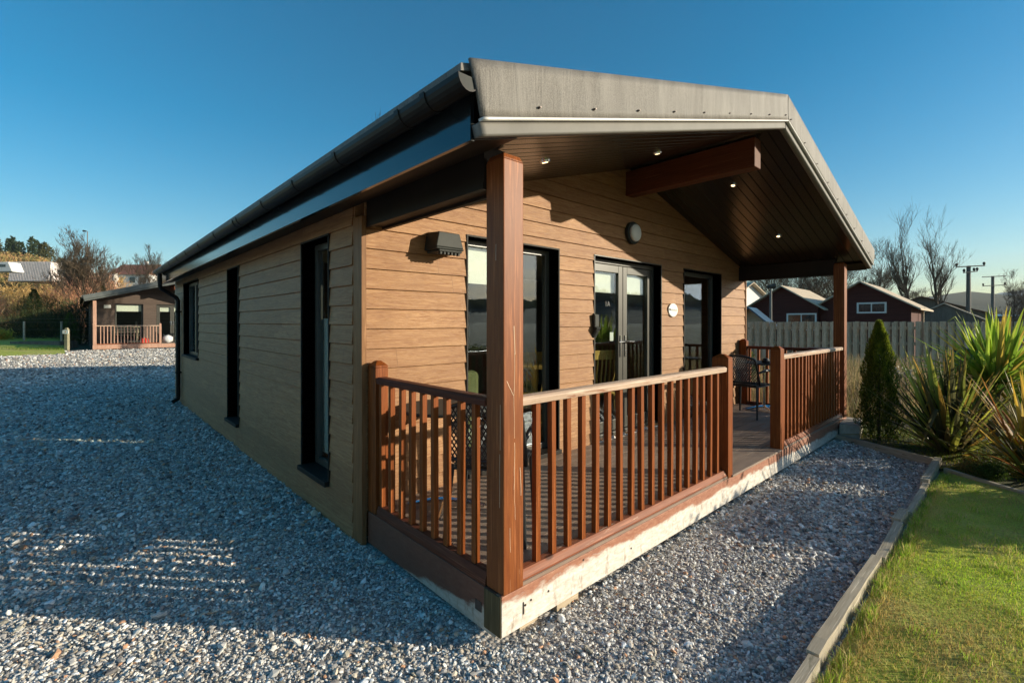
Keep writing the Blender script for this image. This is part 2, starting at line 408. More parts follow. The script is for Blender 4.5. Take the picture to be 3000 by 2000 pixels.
# ------------------------------------------------------------------ cabin
SL = (3.563 - 2.534) / 3.609           # roof slope
TH = math.atan(SL); XE = -.367; XRD = 3.242; XER = 2 * XRD - XE; YR = -.237
def ztop(x): return 3.563 - abs(x - XRD) * SL
EX = .1421
def siding(mb, axis, c, u0, u1, zb, ztopf, openings, zref, sgn, prot=.012):
    """lap boards on the plane axis=c, outward direction sgn; openings list of (u0,u1,z0,z1)."""
    z = zref - math.ceil((zref - zb) / EX) * EX
    def P(u, off, zz):
        return (u, c + sgn * off, zz) if axis == 'y' else (c + sgn * off, u, zz)
    while True:
        zs = [z, z + EX]
        for o in openings:
            for q in (o[2], o[3]):
                if z + 1e-4 < q < z + EX - 1e-4: zs.append(q)
        zs.append(z + EX - .007); zs.sort()
        any_ = False
        for a, b in zip(zs[:-1], zs[1:]):
            ua, ub = ztopf(a, u0, u1); uc, ud = ztopf(b, u0, u1)
            if ub - ua < .02 or ud - uc < .001: continue
            any_ = True
            iv = [(ua, ub, uc, ud)]
            for o in openings:
                if o[2] - 1e-5 <= a and b <= o[3] + 1e-5:
                    nv = []
                    for p in iv:
                        if o[0] > p[0] and o[1] < p[1]:
                            nv += [(p[0], o[0], p[2], o[0]), (o[1], p[1], o[1], p[3])]
                        else: nv.append(p)
                    iv = nv
            oa = prot * (1 - (a - z) / EX) + .002; ob = prot * (1 - (b - z) / EX) + .002
            if b > z + EX - .001: ob = -.007
            for p in iv:
                q = [P(p[0], oa, a), P(p[1], oa, a), P(p[3], ob, b), P(p[2], ob, b),
                     P(p[0], -.01, a), P(p[1], -.01, a), P(p[3], -.01, b), P(p[2], -.01, b)]
                fs = [(0, 1, 2, 3), (0, 3, 7, 4), (1, 5, 6, 2), (0, 4, 5, 1)]
                if (axis == 'y') != (sgn < 0): fs = [f[::-1] for f in fs]
                mb.add(q, fs)
        z += EX
        if not any_ or z > 3.6: break
def window(root, axis, c, u0, u1, z0, z1, rec=.11, fr=.055, blind=None, sgn=-1, name='window', sill=True, curtain=None, mull=None):
    """recessed window: reveal, frame, pane, sill. sgn = outward direction"""
    def bx(mb, a0, a1, d0, d1, zz0, zz1):   # d = depth measured inward from the wall face
        if axis == 'y': mb.box(a0, a1, *sorted((c - sgn * d0, c - sgn * d1)), zz0, zz1)
        else: mb.box(*sorted((c - sgn * d0, c - sgn * d1)), a0, a1, zz0, zz1)
    rv = MB(); t = .014
    bx(rv, u0 - t, u0, -.018, rec + .06, z0, z1); bx(rv, u1, u1 + t, -.018, rec + .06, z0, z1)
    bx(rv, u0 - t, u1 + t, -.018, rec + .06, z1, z1 + t)
    wn = rv.build(name, M['reveal'], root)
    f = MB()
    bx(f, u0, u0 + fr, rec, rec + .05, z0 + .02, z1); bx(f, u1 - fr, u1, rec, rec + .05, z0 + .02, z1)
    bx(f, u0 + fr, u1 - fr, rec, rec + .05, z1 - fr, z1); bx(f, u0 + fr, u1 - fr, rec, rec + .05, z0 + .02, z0 + .02 + fr)
    f.build('frame', M['frame'], wn, bevel=.004)
    g = MB()
    d = c - sgn * (rec + .03)
    if axis == 'y': g.box(u0 + fr, u1 - fr, d - .003, d + .003, z0 + .02 + fr, z1 - fr)
    else: g.box(d - .003, d + .003, u0 + fr, u1 - fr, z0 + .02 + fr, z1 - fr)
    g.build('pane', M['glass'], wn)
    if sill:
        s = MB(); bx(s, u0 - t, u1 + t, -.05, rec + .06, z0 - .02, z0 + .02); s.build('sill', M['reveal'], wn, bevel=.004)
    for a0, a1, zz in blind or ():
        b = MB(); bx(b, a0, a1, rec + .07, rec + .075, zz, z1 - .02); b.build('blind', M['blind'], wn)
    if curtain:
        b = MB(); bx(b, curtain[0], curtain[1], rec + .062, rec + .067, curtain[2], curtain[3]); b.build('curtain', M['blind'], wn)
    if mull:
        b = MB(); bx(b, mull - .04, mull + .04, rec - .005, rec + .055, z0 + .02 + fr, z1 - fr); b.build('mullion', M['frame'], wn)
    return wn
FW = 1.445; XW = -.037; XWR = 6.6
def build_cabin(loc, label, far=False):
    root = empty('holiday_cabin', loc, label, 'cabin', 'timber holiday cabins on the gravel')
    L = 9.98
    sid = M['siding_far'] if far else M['siding']; side = M['siding_far'] if far else M['siding_side']
    # --- front wall
    W1 = (.888, 2.009, .245, 2.231); DR = (2.592, 3.95, .235, 2.231); W3 = (4.549, 5.685, .245, 2.231)
    def gable(z, a, b):
        lim = (ztop(XW) - .12)
        if z <= lim: return a, b
        x = XRD - (ztop(XRD) - .12 - z) / SL
        return max(a, x), min(b, 2 * XRD - x)
    mb = MB(); siding(mb, 'y', FW, XW + .03, XWR, .20, gable, [W1, DR, W3], 2.0406, -1)
    # backing wall
    tk = .12
    def back(mb, axis, c0, c1, u0, u1, z0, z1, ops):
        us = sorted({u0, u1} | {o[0] for o in ops} | {o[1] for o in ops})
        for a, b in zip(us[:-1], us[1:]):
            cut = [o for o in ops if o[0] <= a and b <= o[1]]
            segs = [(z0, z1)] if not cut else [(z0, cut[0][2]), (cut[0][3], z1)]
            for s0, s1 in segs:
                if s1 - s0 < .005: continue
                if axis == 'y': mb.box(a, b, c0, c1, s0, s1)
                else: mb.box(c0, c1, a, b, s0, s1)
    back(mb, 'y', FW + .003, FW + tk, XW + .14, XWR - .12, .0, 2.40, [W1, DR, W3])
    mb.prism([(XW + .14, 2.402), (XWR - .12, 2.402), (XRD, ztop(XRD) - .2)], 'y', FW + .004, FW + tk)
    mb.build('front_wall', sid, root)
    for xa, xb in ((XW - .004, XW + .03), (XWR, XWR + .03)):
        cp = MB(); cp.box(xa, xb, FW - .022, FW + .12, -.12, 2.26); cp.build('corner_trim', M['corner'] if not far else sid, root)
    # --- side wall (shaded)
    SA = (1.994, 2.594, .254, 2.198); SB = (4.806, 5.39, .254, 2.198); SC = (7.466, 8.881, .908, 2.223)
    full = lambda z, a, b: (a, b) if z < 2.36 else (0, 0)
    mb = MB(); siding(mb, 'x', XW, FW + .12, L, -.12, full, [SA, SB, SC], 2.0715, -1)
    back(mb, 'x', XW + .003, XW + tk, FW + .1, L, -.12, 2.40, [SA, SB, SC])
    mb.build('side_wall', side, root)
    mb = MB(); mb.box(XWR - .115, XWR, FW + .125, L - .002, -.12, 2.40); mb.box(XW + .125, XWR - .12, L - .12, L, -.12, 2.4)
    mb.prism([(XW + .14, 2.402), (XWR - .12, 2.402), (XRD, ztop(XRD) - .2)], 'y', L - .119, L - .001)
    mb.build('rear_wall', side, root)
    window(root, 'y', FW, *W1, sgn=-1, blind=[(.95, 1.95, 1.85)] if far else [(.94, 1.30, 1.86)], name='window')  # near window: partial pale panel stands in for a white rectangle in the pane
    w3 = window(root, 'y', FW, *W3, sgn=-1, name='window')
    window(root, 'x', XW, *SA, sgn=-1, rec=.10, name='window', curtain=(2.0, 2.58, .36, 1.55))
    window(root, 'x', XW, *SB, sgn=-1, rec=.10, name='window')
    window(root, 'x', XW, *SC, sgn=-1, rec=.07, name='window', curtain=(8.2, 8.86, 1.0, 2.2), mull=8.17)
    # --- french doors
    rec = .09; t = .014; u0, u1, z0, z1 = DR; y0 = FW
    rv = MB(); rv.box(u0 - t, u0, y0 - .018, y0 + .15, z0, z1); rv.box(u1, u1 + t, y0 - .018, y0 + .15, z0, z1)
    rv.box(u0 - t, u1 + t, y0 - .018, y0 + .15, z1, z1 + t)
    rv.box(u0, u0 + .05, y0 + rec, y0 + rec + .06, z0, z1); rv.box(u1 - .05, u1, y0 + rec, y0 + rec + .06, z0, z1)
    rv.box(u0 + .05, u1 - .05, y0 + rec, y0 + rec + .06, z1 - .05, z1); rv.box(u0, u1, y0 + rec - .05, y0 + rec + .06, z0 - .03, z0 + .03)
    dr = rv.build('french_door', M['frame'], root, bevel=.003)
    mid = (u0 + u1) / 2
    for a, b in ((u0 + .055, mid - .004), (mid + .004, u1 - .055)):
        lf = MB(); st = .085; ya, yb = y0 + rec + .006, y0 + rec + .056; zb, zt = z0 + .035, z1 - .055
        lf.box(a, a + st, ya, yb, zb, zt); lf.box(b - st, b, ya, yb, zb, zt)
        lf.box(a + st, b - st, ya, yb, zt - st, zt); lf.box(a + st, b - st, ya, yb, zb, zb + .12)
        lf.build('door_leaf', M['white'] if False else M['frame'], dr, bevel=.004)
        g = MB(); g.box(a + st, b - st, ya + .02, ya + .026, zb + .12, zt - st); g.build('pane', M['glass'], dr)
        hx = b - st / 2 if a < mid - .1 else a + st / 2
        h = MB(); h.box(hx - .016, hx + .016, ya - .012, ya - .001, 1.11, 1.36)
        h.tube([(hx, ya - .01, 1.29), (hx, ya - .05, 1.29)], .009, 8)
        dirn = -1 if a < mid - .1 else 1
        h.tube([(hx, ya - .05, 1.29), (hx + dirn * -.0, ya - .055, 1.288), (hx + dirn * .11, ya - .055, 1.285)], .009, 8)
        h.cyl((hx, ya - .02, 1.18), .011, .004, 10)
        h.build('door_handle', M['chrome'], dr, smooth=False, bevel=.003)
    for q in ((u0 + .10, mid - .08), (mid + .08, u1 - .12)):
        bl = MB(); bl.box(q[0], q[1], y0 + rec + .075, y0 + rec + .08, 1.86, 2.12); bl.build('blind', M['blind'], dr)
    if not far:
        pp = MB(); pp.box(3.06, 3.13, y0 + rec + .0395, y0 + rec + .0405, 1.30, 1.40); pp.build('paper_notice', M['white'], dr)
        cu = bpy.data.curves.new('number', 'FONT'); cu.body = '1A'; cu.size = .085; cu.extrude = .0008
        to = bpy.data.objects.new('tmp', cu); COL.objects.link(to)
        dg = bpy.context.evaluated_depsgraph_get(); me = bpy.data.meshes.new_from_object(to.evaluated_get(dg))
        me.transform(Matrix.Translation((2.94, y0 + rec + .022, 1.70)) @ Matrix.Rotation(rad(90), 4, 'X'))
        me.materials.clear(); me.materials.append(M['ink'])
        bpy.data.objects.remove(to); no = bpy.data.objects.new('house_number', me); COL.objects.link(no); no.parent = dr
    # --- roof
    h = .2838 * math.cos(TH)
    dx, dz = math.sin(TH), -math.cos(TH)
    yb = L + .15; yf = YR + .03
    mb = MB()
    for s in (1, -1):
        X = lambda x: x if s == 1 else 2 * XRD - x
        # thin roof sheet
        for (ya, ybk) in ((YR + .002, yb),):
            p = [(X(XE - .03), ztop(XE) - .03 * SL), (XRD, ztop(XRD)), (XRD, ztop(XRD) - .03), (X(XE - .03), ztop(XE) - .03 * SL - .03)]
            if s == -1: p = p[::-1]
            mb.prism(p, 'y', ya + .02, ybk)
    mb.prism([(XRD - .16, ztop(XRD) - .16 * SL + .004), (XRD, ztop(XRD) + .018), (XRD + .16, ztop(XRD) - .16 * SL + .004), (XRD, ztop(XRD) - .02)], 'y', YR + .04, yb)
    roof = mb.build('roof', M['shedroof'] if far else M['roof'], root)
    # verge flashing: subdivided wavy sheet with thickness
    def verge(hf, h0, y_front, th, name, mat, wav, x_in=0., n=90):
        vb = MB()
        for s in (1, -1):
            X = lambda x: x if s == 1 else 2 * XRD - x
            rows = 6
            base = len(vb.v)
            for i in range(n + 1):
                f = i / n
                x = XE + x_in + (XRD - XE - x_in) * f
                for j in range(rows + 1):
                    q = h0 + (hf - h0) * j / rows
                    # end cut perpendicular to slope, blends to vertical at the ridge
                    k = max(0., 1 - f * 12)
                    px = x + q * dx * k; pz = ztop(x) - (q * math.cos(TH) * k + q / math.cos(TH) * (1 - k))
                    if k < 1 and k > 0: pz = ztop(px) - q / math.cos(TH)
                    if k == 1: pz = ztop(x) + q * dz
                    wy = wav * (math.sin(px * 5.1 + s) * .5 + math.sin(px * 13.7 + 2 * s + q * 6) * .35 + math.sin(px * 2.3)) * math.sin(math.pi * min(1, j / rows * 1.0))
                    vb.v.append((X(px), y_front + wy, pz))
            r1 = rows + 1
            for i in range(n):
                for j in range(rows):
                    a = base + i * r1 + j; f4 = (a, a + 1, a + r1 + 1, a + r1)
                    vb.f.append(f4 if s == 1 else f4[::-1]); vb.m.append(0)
        o = vb.build(name, mat, root, smooth=True)
        sd = o.modifiers.new('thick', 'SOLIDIFY'); sd.thickness = th; sd.offset = -1
        return o
    hfl = h * .80
    verge(hfl - .012, -.012, YR, .012, 'verge_flashing', M['farverge'] if far else M['roof'], 0.0 if far else .004)
    verge(hfl + .002, hfl - .008, YR - .006, .03, 'flashing_flange', M['farverge'] if far else M['brightalu'], 0)
    verge(h, hfl + .004, YR + .022, .05, 'verge_trim', M['farverge'] if far else M['alu'], 0)
    if not far:
        for s in (1, -1):
            for i in range(9):
                x = XE + .38 + i * .395
                px = x if s == 1 else 2 * XRD - x
                z = ztop(x) - (hfl - .05) / math.cos(TH)
                scb = MB(); scb.tube([(px, YR + .002, z), (px, YR - .008, z)], [.0065, .005], 6)
                scb.tube([(px, YR - .009, z), (px, YR - .014, z)], [.004, .004], 6)
                scb.build('screw_head', M['screw'], root)
    # ceiling planks under the porch roof: each plank a slightly crowned strip, v-joints between
    cb = MB(); pw = .10
    for s in (1, -1):
        X = lambda x: x if s == 1 else 2 * XRD - x
        y = YR + .075
        while y < FW - .012:
            y2 = min(y + pw, FW - .012)
            off = .265
            x0 = XE + .09; x1 = XRD
            ys = [(y, -.010), (y + .006, 0), (y2 - .006, 0), (y2, -.010)]
            for (a, da), (b, db) in zip(ys[:-1], ys[1:]):
                p = [(X(x0), a, ztop(x0) - off - da), (X(x0), b, ztop(x0) - off - db), (X(x1), b, ztop(x1) - off - db), (X(x1), a, ztop(x1) - off - da)]
                if s == 1: p = p[::-1]
                cb.quad(*p[::-1])
            y = y2
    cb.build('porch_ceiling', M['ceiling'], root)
    # eaves: fascia board, soffit, gutter both sides
    for s in (1, -1):
        X = lambda x: x if s == 1 else 2 * XRD - x
        def bx(mb, xa, xb, *r): mb.box(*sorted((X(xa), X(xb))), *r)
        fb = MB(); bx(fb, -.31, -.29, YR + .075, yb, 2.262, 2.50); fb.build('fascia_board', M['gloss'], root)
        sf = MB(); q = [(X(-.289), 2.268), (X(-.05), 2.268 + .239 * SL), (X(-.05), 2.274 + .239 * SL), (X(-.289), 2.274)]
        sf.prism(q if s == 1 else q[::-1], 'y', YR + .074, yb)
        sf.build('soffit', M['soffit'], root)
        bm = MB()
        bx(bm, .0, .14, .13, FW - .012, 2.20, 2.40); bx(bm, -.006, .022, .131, FW - .013, 2.183, 2.215); bx(bm, .118, .146, .131, FW - .013, 2.183, 2.215)
        bm.build('porch_side_beam', M['soffit'], root)
        g = MB(); gx = -.372; gz = 2.475; gr = .053
        prof = [(gx + gr * math.cos(a), gz + gr * math.sin(a) * 1.15) for a in [math.pi + math.pi * i / 10 for i in range(11)]]
        inner = [(gx + (gr - .005) * math.cos(a), gz + (gr - .005) * math.sin(a) * 1.15) for a in [math.pi + math.pi * i / 10 for i in range(11)]][::-1]
        pr = [(X(a), b) for a, b in prof + inner]
        g.prism(pr if s == 1 else pr[::-1], 'y', YR + .0, L - .35)
        go = g.build('gutter', M['black'], root)
        for y in [.0, .219, .941, 1.661, 2.401, 3.2, 3.34, 4.198, 5.112, 6.012, 6.795, 7.6, 8.4, 9.2]:
            p2 = [(gx + (gr + .006) * math.cos(a), gz + .004 + (gr + .006) * math.sin(a) * 1.15) for a in [math.pi + math.pi * i / 10 for i in range(11)]]
            p3 = [(gx + (gr + .001) * math.cos(a), gz + .004 + (gr + .001) * math.sin(a) * 1.15) for a in [math.pi + math.pi * i / 10 for i in range(11)]][::-1]
            q = [(X(a), b) for a, b in p2 + p3]
            br = MB(); br.prism(q if s == 1 else q[::-1], 'y', y, y + (.10 if abs(y - 3.2) < .01 else .035))
            br.build('gutter_bracket', M['black'], go)
        ec = MB(); q = [(X(a), b) for a, b in inner[::-1]]; ec.prism(q if s == 1 else q[::-1], 'y', YR + .004, YR + .012)
        ec.build('gutter_end_cap', M['darkbox'], go)
        dp = MB(); yd = 9.2 if s == 1 else 9.0
        dp.tube([(X(gx), yd, 2.42), (X(gx), yd, 2.20), (X(gx + .02), yd, 2.14), (X(-.12), yd, 1.98), (X(-.095), yd, 1.92), (X(-.095), yd, .12), (X(-.10), yd, .06), (X(-.19), yd - .03, .015)], .036, 12)
        dp.box(*sorted((X(-.14), X(-.04))), yd - .05, yd + .05, 1.70, 1.73); dp.box(*sorted((X(-.14), X(-.04))), yd - .05, yd + .05, .55, .58)
        dp.build('downpipe', M['black'], root, smooth=False)
    # ridge beam in the gable
    rb = MB(); rb.box(XRD - .072, XRD + .072, .02, FW - .01, 2.975, 3.25); rb.build('ridge_beam', M['beam'], root, bevel=.006)
    # posts
    for xa in (.012, 6.29):
        p = MB(); zt = 2.40
        p.box(xa, xa + .132, -.004, .128, .2, zt - .09)
        if not far:
            q0 = zt - .09
            p.hexa([(xa, -.004, q0), (xa + .132, -.004, q0), (xa + .132, .128, q0), (xa, .128, q0), (xa + .012, .01, q0 + .03), (xa + .12, .01, q0 + .03), (xa + .12, .116, q0 + .03), (xa + .012, .116, q0 + .03)])
        if not far and xa < 1:
            p.mi = 1; rs = random.Random(5)
            for (x0, z0, x1, z1, w_) in ((.078, 1.50, .084, 1.36, .004), (.084, 1.37, .078, 1.15, .0022), (.078, 1.15, .083, .95, .0018), (.083, .93, .080, .70, .0025), (.080, .70, .088, .55, .0015), (.03, 1.235, .075, 1.16, .0035), (.12, .80, .126, .66, .003), (.052, .52, .055, .40, .002)):
                n_ = 5; pts = [(x0 + (x1 - x0) * i / n_ + rs.uniform(-.0015, .0015), z0 + (z1 - z0) * i / n_) for i in range(n_ + 1)]
                for (a, b), (c, d) in zip(pts[:-1], pts[1:]): p.quad((a - w_ / 2, -.0052, b), (c - w_ / 2, -.0052, d), (c + w_ / 2, -.0052, d), (a + w_ / 2, -.0052, b))
            for y0_, z0, z1 in ((.018, 1.12, .9), (.022, .88, .62), (.05, 1.9, 1.82)):
                p.quad((.0108, y0_, z0), (.0108, y0_ + .003, z0), (.0108, y0_ + .004, z1), (.0108, y0_ + .001, z1))
            p.mi = 0
        p.build('post', [M['farpost'] if far else M['post'], M['scratch']], root, bevel=.005)
    # deck
    d = MB(); y = .006; n = 0
    while y < FW - .02:
        y2 = min(y + .139, FW - .004)
        d.box(.05, 6.38, y + .0, y2, .190, .216); y += .145
    d.build('deck', M['deck'], root)
    fb = MB(); fb.box(.003, 6.43, 0, .045, .0, .197); fb.build('deck_fascia', M['farpost'] if far else M['fascia'], root, bevel=.003)
    for xa in (0., 6.385):
        fb = MB(); fb.box(xa, xa + .045, .0465, FW - .03, -.02, .197); fb.build('side_fascia', M['fascia_side'], root, bevel=.003)
    nz = MB(); nz.box(2.615, 3.80, -.012, .05, .1975, .2165); nz.build('deck_nosing', M['deck'], root, bevel=.004)
    if not far:
        sp = MB(); sp.box(.17, .30, .05, .2, -.16, -.004); sp.build('support_block', M['softwood'], root)
        sp = MB(); sp.box(.42, .60, .02, .22, -.16, -.004); sp.build('support_block', M['softwood'], root)
        for x, z in ((.16, .10), (.20, .11), (.33, .105), (.62, .17), (1.1, .08)):
            bt = MB(); bt.tube([(x, .001, z), (x, -.003, z)], .006, 8); bt.build('bolt_head', M['screw'], root)
        bt = MB(); bt.box(.143, .150, -.003, .001, .06, .12); bt.build('bracket', M['screw'], root)
        sp = MB(); sp.box(-.004, .002, .002, .128, .0, .196); sp.build('corner_block', M['endgrain'], root, bevel=.002)
        bt = MB(); bt.box(-.003, .001, .15, .20, .06, .11); bt.build('bracket', M['screw'], root)
    # railings
    bal = None
    def railing(kind, a, b, ztop_, xs, mat_top):
        nonlocal bal
        r = MB()
        if kind == 'x':
            r.prism([(.012, .1975), (.012, .225), (.026, .25), (.030, .262), (.075, .262), (.08, .1975)], 'x', a, b)
        elif kind == 'l':
            r.prism([(.006, .1975), (.008, .225), (.016, .25), (.02, .262), (.065, .262), (.07, .1975)], 'y', a, b)
        else:
            r.prism([(6.36, .1975), (6.365, .262), (6.41, .262), (6.42, .1975)], 'y', a, b)
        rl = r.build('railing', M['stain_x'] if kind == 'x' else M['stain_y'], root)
        t = MB()
        if kind == 'x': t.prism([(.012, ztop_ - .045), (.008, ztop_ - .012), (.022, ztop_), (.082, ztop_), (.094, ztop_ - .012), (.09, ztop_ - .045)], 'x', a, b)
        else:
            q = 0 if kind == 'l' else 6.33
            t.prism([(q + .006, ztop_ - .045), (q + .003, ztop_ - .012), (q + .016, ztop_), (q + .076, ztop_), (q + .088, ztop_ - .012), (q + .084, ztop_ - .045)], 'y', a, b)
        t.build('handrail', mat_top, rl, bevel=.004)
        for x in xs:
            if bal is None:
                m = MB(); m.box(-.017, .017, -.017, .017, .2625, 1.14); bal = m.build('baluster', M['farpost'] if far else M['stain'], rl, bevel=.003).data
                o = [q for q in sc.objects if q.data == bal][0]
            else:
                o = bpy.data.objects.new('baluster', bal); COL.objects.link(o); o.parent = rl
                bv = o.modifiers.new('bevel', 'BEVEL'); bv.width = .003; bv.segments = 2
            o.scale = (1, 1, 1); j = R.uniform(-.004, .004)
            o.location = (x, .052 + j * .3, -.044 + ztop_ - 1.14) if kind == 'x' else (.043 if kind == 'l' else 6.385, x, -.044 + ztop_ - 1.14)
            o.rotation_euler = (R.uniform(-.004, .004), R.uniform(-.006, .006), R.uniform(-.04, .04))
    railing('x', .145, 2.545, 1.142, [.292 + .1262 * i for i in range(18)], M['rail_highlight'])
    railing('x', 3.915, 6.289, 1.176, [4.02 + .1215 * i for i in range(19)], M['rail_highlight'])
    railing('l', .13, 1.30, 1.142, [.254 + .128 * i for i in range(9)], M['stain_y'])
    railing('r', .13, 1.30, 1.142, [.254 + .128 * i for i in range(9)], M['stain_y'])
    # newel posts with pyramid caps
    def newel(x0, x1, y0, y1, zt):
        m = MB(); m.box(x0, x1, y0, y1, .1985, zt - .045)
        cx, cy = (x0 + x1) / 2, (y0 + y1) / 2; e = .018
        m.box(x0 - .0, x1 + .0, y0, y1, zt - .0449, zt - .03)
        m.hexa([(x0, y0, zt - .03), (x1, y0, zt - .03), (x1, y1, zt - .03), (x0, y1, zt - .03),
                (cx - e, cy - e, zt), (cx + e, cy - e, zt), (cx + e, cy + e, zt), (cx - e, cy + e, zt)])
        m.build('newel_post', M['farpost'] if far else M['stain'], root, bevel=.004)
    newel(2.549, 2.64, .0, .14, 1.245); newel(3.802, 3.912, .0, .10, 1.27)
    newel(.005, .10, 1.31, 1.425, 1.25); newel(6.33, 6.42, 1.31, 1.425, 1.25)
    # ceiling downlights
    for x, y in ((.84, .51), (2.35, .55), (4.0, .56), (5.42, .55)) if not far else ():
        m = MB(); r1 = .042
        n_ = Vector((-SL if x < XRD else SL, 0, 1)).normalized(); c = Vector((x, y, ztop(x) - .267))
        m.tube([c + n_ * .012, c - n_ * .012], [r1, r1 * .86], 20)
        dl = m.build('downlight', M['chrome'], root, smooth=False)
        m = MB(); m.tube([c - n_ * .0121, c - n_ * .0135], [.021, .02], 16); m.build('bulb', M['lamp_on'], dl)
    if far:
        m = MB(); m.box(.45, .72, FW - .1, FW - .013, 2.0, 2.17); m.build('extractor_vent', M['white'], root, bevel=.01)
        return root
    # bulkhead lamp
    m = MB(); m.tube([(3.284, FW - .012, 2.557), (3.284, FW - .05, 2.557), (3.284, FW - .06, 2.557)], [.13, .13, .115], 28)
    bk = m.build('bulkhead_lamp', M['darkbox'], root)
    m = MB(); m.tube([(3.284, FW - .058, 2.557), (3.284, FW - .085, 2.557), (3.284, FW - .098, 2.557), (3.284, FW - .103, 2.557)], [.105, .098, .065, .01], 28)
    m.build('diffuser', M['white'], bk, smooth=True)
    # extractor vent
    m = MB(); x0, x1 = .47, .72; ya, yb_ = FW - .17, FW - .013
    m.add([(x0 + .03, ya, 2.20), (x1 - .03, ya, 2.20), (x1 - .02, yb_, 2.21), (x0 + .02, yb_, 2.21), (x0, ya - .01, 2.085), (x1, ya - .01, 2.085), (x1, yb_, 2.07), (x0, yb_, 2.07)],
          [(0, 1, 2, 3), (4, 5, 1, 0), (5, 6, 2, 1), (7, 4, 0, 3), (4, 7, 6, 5)])
    m.box(x0 + .02, x1 - .02, ya - .018, yb_, 2.048, 2.066); m.box(x0, x1, ya - .014, yb_, 2.068, 2.083)
    vt = m.build('extractor_vent', M['darkbox'], root, bevel=.006)
    m = MB()
    for i in range(6): m.box(x0 + .035 + i * .033, x0 + .05 + i * .033, ya - .01, ya + .02, 2.03, 2.05)
    m.build('vent_louvre', M['darkbox'], vt)
    # key safe with its open flap
    m = MB(); m.box(2.545, 2.615, FW - .05, FW - .013, 1.47, 1.60); m.box(2.553, 2.607, FW - .053, FW - .0495, 1.48, 1.59)
    m.hexa([(2.55, FW - .05, 1.465), (2.61, FW - .05, 1.465), (2.61, FW - .03, 1.465), (2.55, FW - .03, 1.465), (2.55, FW - .052, 1.476), (2.61, FW - .052, 1.476), (2.61, FW - .03, 1.476), (2.55, FW - .03, 1.476)])
    ks = m.build('key_safe', M['darkbox'], root, bevel=.004)
    m = MB(); p = Matrix.Translation((2.58, FW - .052, 1.47)) @ Matrix.Rotation(rad(32), 4, 'X')
    b0 = MB(); b0.box(-.034, .034, -.03, .0, -.13, .0); b0.box(-.022, .022, -.036, -.0301, -.115, -.03)
    m.add([p @ Vector(q) for q in b0.v], b0.f); m.build('cover', M['darkbox'], ks, bevel=.006)
    # oval name plaque
    m = MB(); k = 32
    for r_, dy in ((1., 0), (1., .010), (.96, .013)):
        for i in range(k):
            a = 2 * math.pi * i / k; m.v.append((4.235 + .118 * r_ * math.cos(a), FW - .014 - dy, 1.675 + .088 * r_ * math.sin(a)))
    for q in (0, 1):
        for i in range(k): m.f.append((q * k + i, q * k + (i + 1) % k, (q + 1) * k + (i + 1) % k, (q + 1) * k + i)); m.m.append(0)
    m.f.append(tuple(2 * k + i for i in range(k))); m.m.append(0)
    pl = m.build('name_plaque', M['white'], root)
    m = MB()
    for i, (a, hgt) in enumerate(((.0, .016), (.018, .026), (.036, .015), (.052, .015), (.068, .022), (.086, .014), (.102, .014), (.118, .02))):
        m.box(4.19 + a, 4.20 + a, FW - .0275, FW - .0268, 1.665, 1.665 + hgt)
        m.box(4.19 + a, 4.203 + a, FW - .0274, FW - .0269, 1.665, 1.669)
    m.tube([(4.12, FW - .03, 1.68), (4.14, FW - .03, 1.684), (4.165, FW - .029, 1.678), (4.18, FW - .029, 1.68)], [.003, .010, .007, .002], 8)
    m.build('lettering', M['ink'], pl)
    # interior shell
    m = MB()
    m.box(.09, 6.47, FW + .125, 8., .195, .214); m.build('interior_floor', M['intfloor'], root)
    m = MB(); m.box(.09, 6.47, 5.2, 5.25, .216, 2.38); m.box(2.25, 2.30, 3.3, 5.19, .216, 2.38); m.build('interior_partition', M['interior'], root)
    m = MB(); m.box(.09, 6.47, FW + .13, 8., 2.382, 2.40); m.build('interior_ceiling', M['interior_light'], root)
    m = MB(); m.box(.0875, .095, FW + .13, 1.95, .22, 2.37); m.box(.0875, .095, 2.64, 4.7, .22, 2.37); m.build('interior_lining', M['interior_light'], root)
    m = MB(); m.box(.097, .11, 2.72, 3.0, 1.30, 1.62); m.build('picture_frame', M['picture'], root)
    # glass door threshold hardware
    m = MB()
    for x in (2.72, 2.86, 3.06, 3.2, 3.36, 3.52): m.tube([(x, FW - .03, .232), (x + .02, FW - .05, .25), (x + .035, FW - .055, .238)], [.012, .02, .012], 8)
    m.box(2.62, 3.92, FW - .03, FW + .06, .2175, .226)
    m.build('door_threshold', M['brightalu'], root)
    return root
build_cabin((0, 0, 0), 'large tan timber cabin with porch, red-brown posts and black gutter in the foreground')

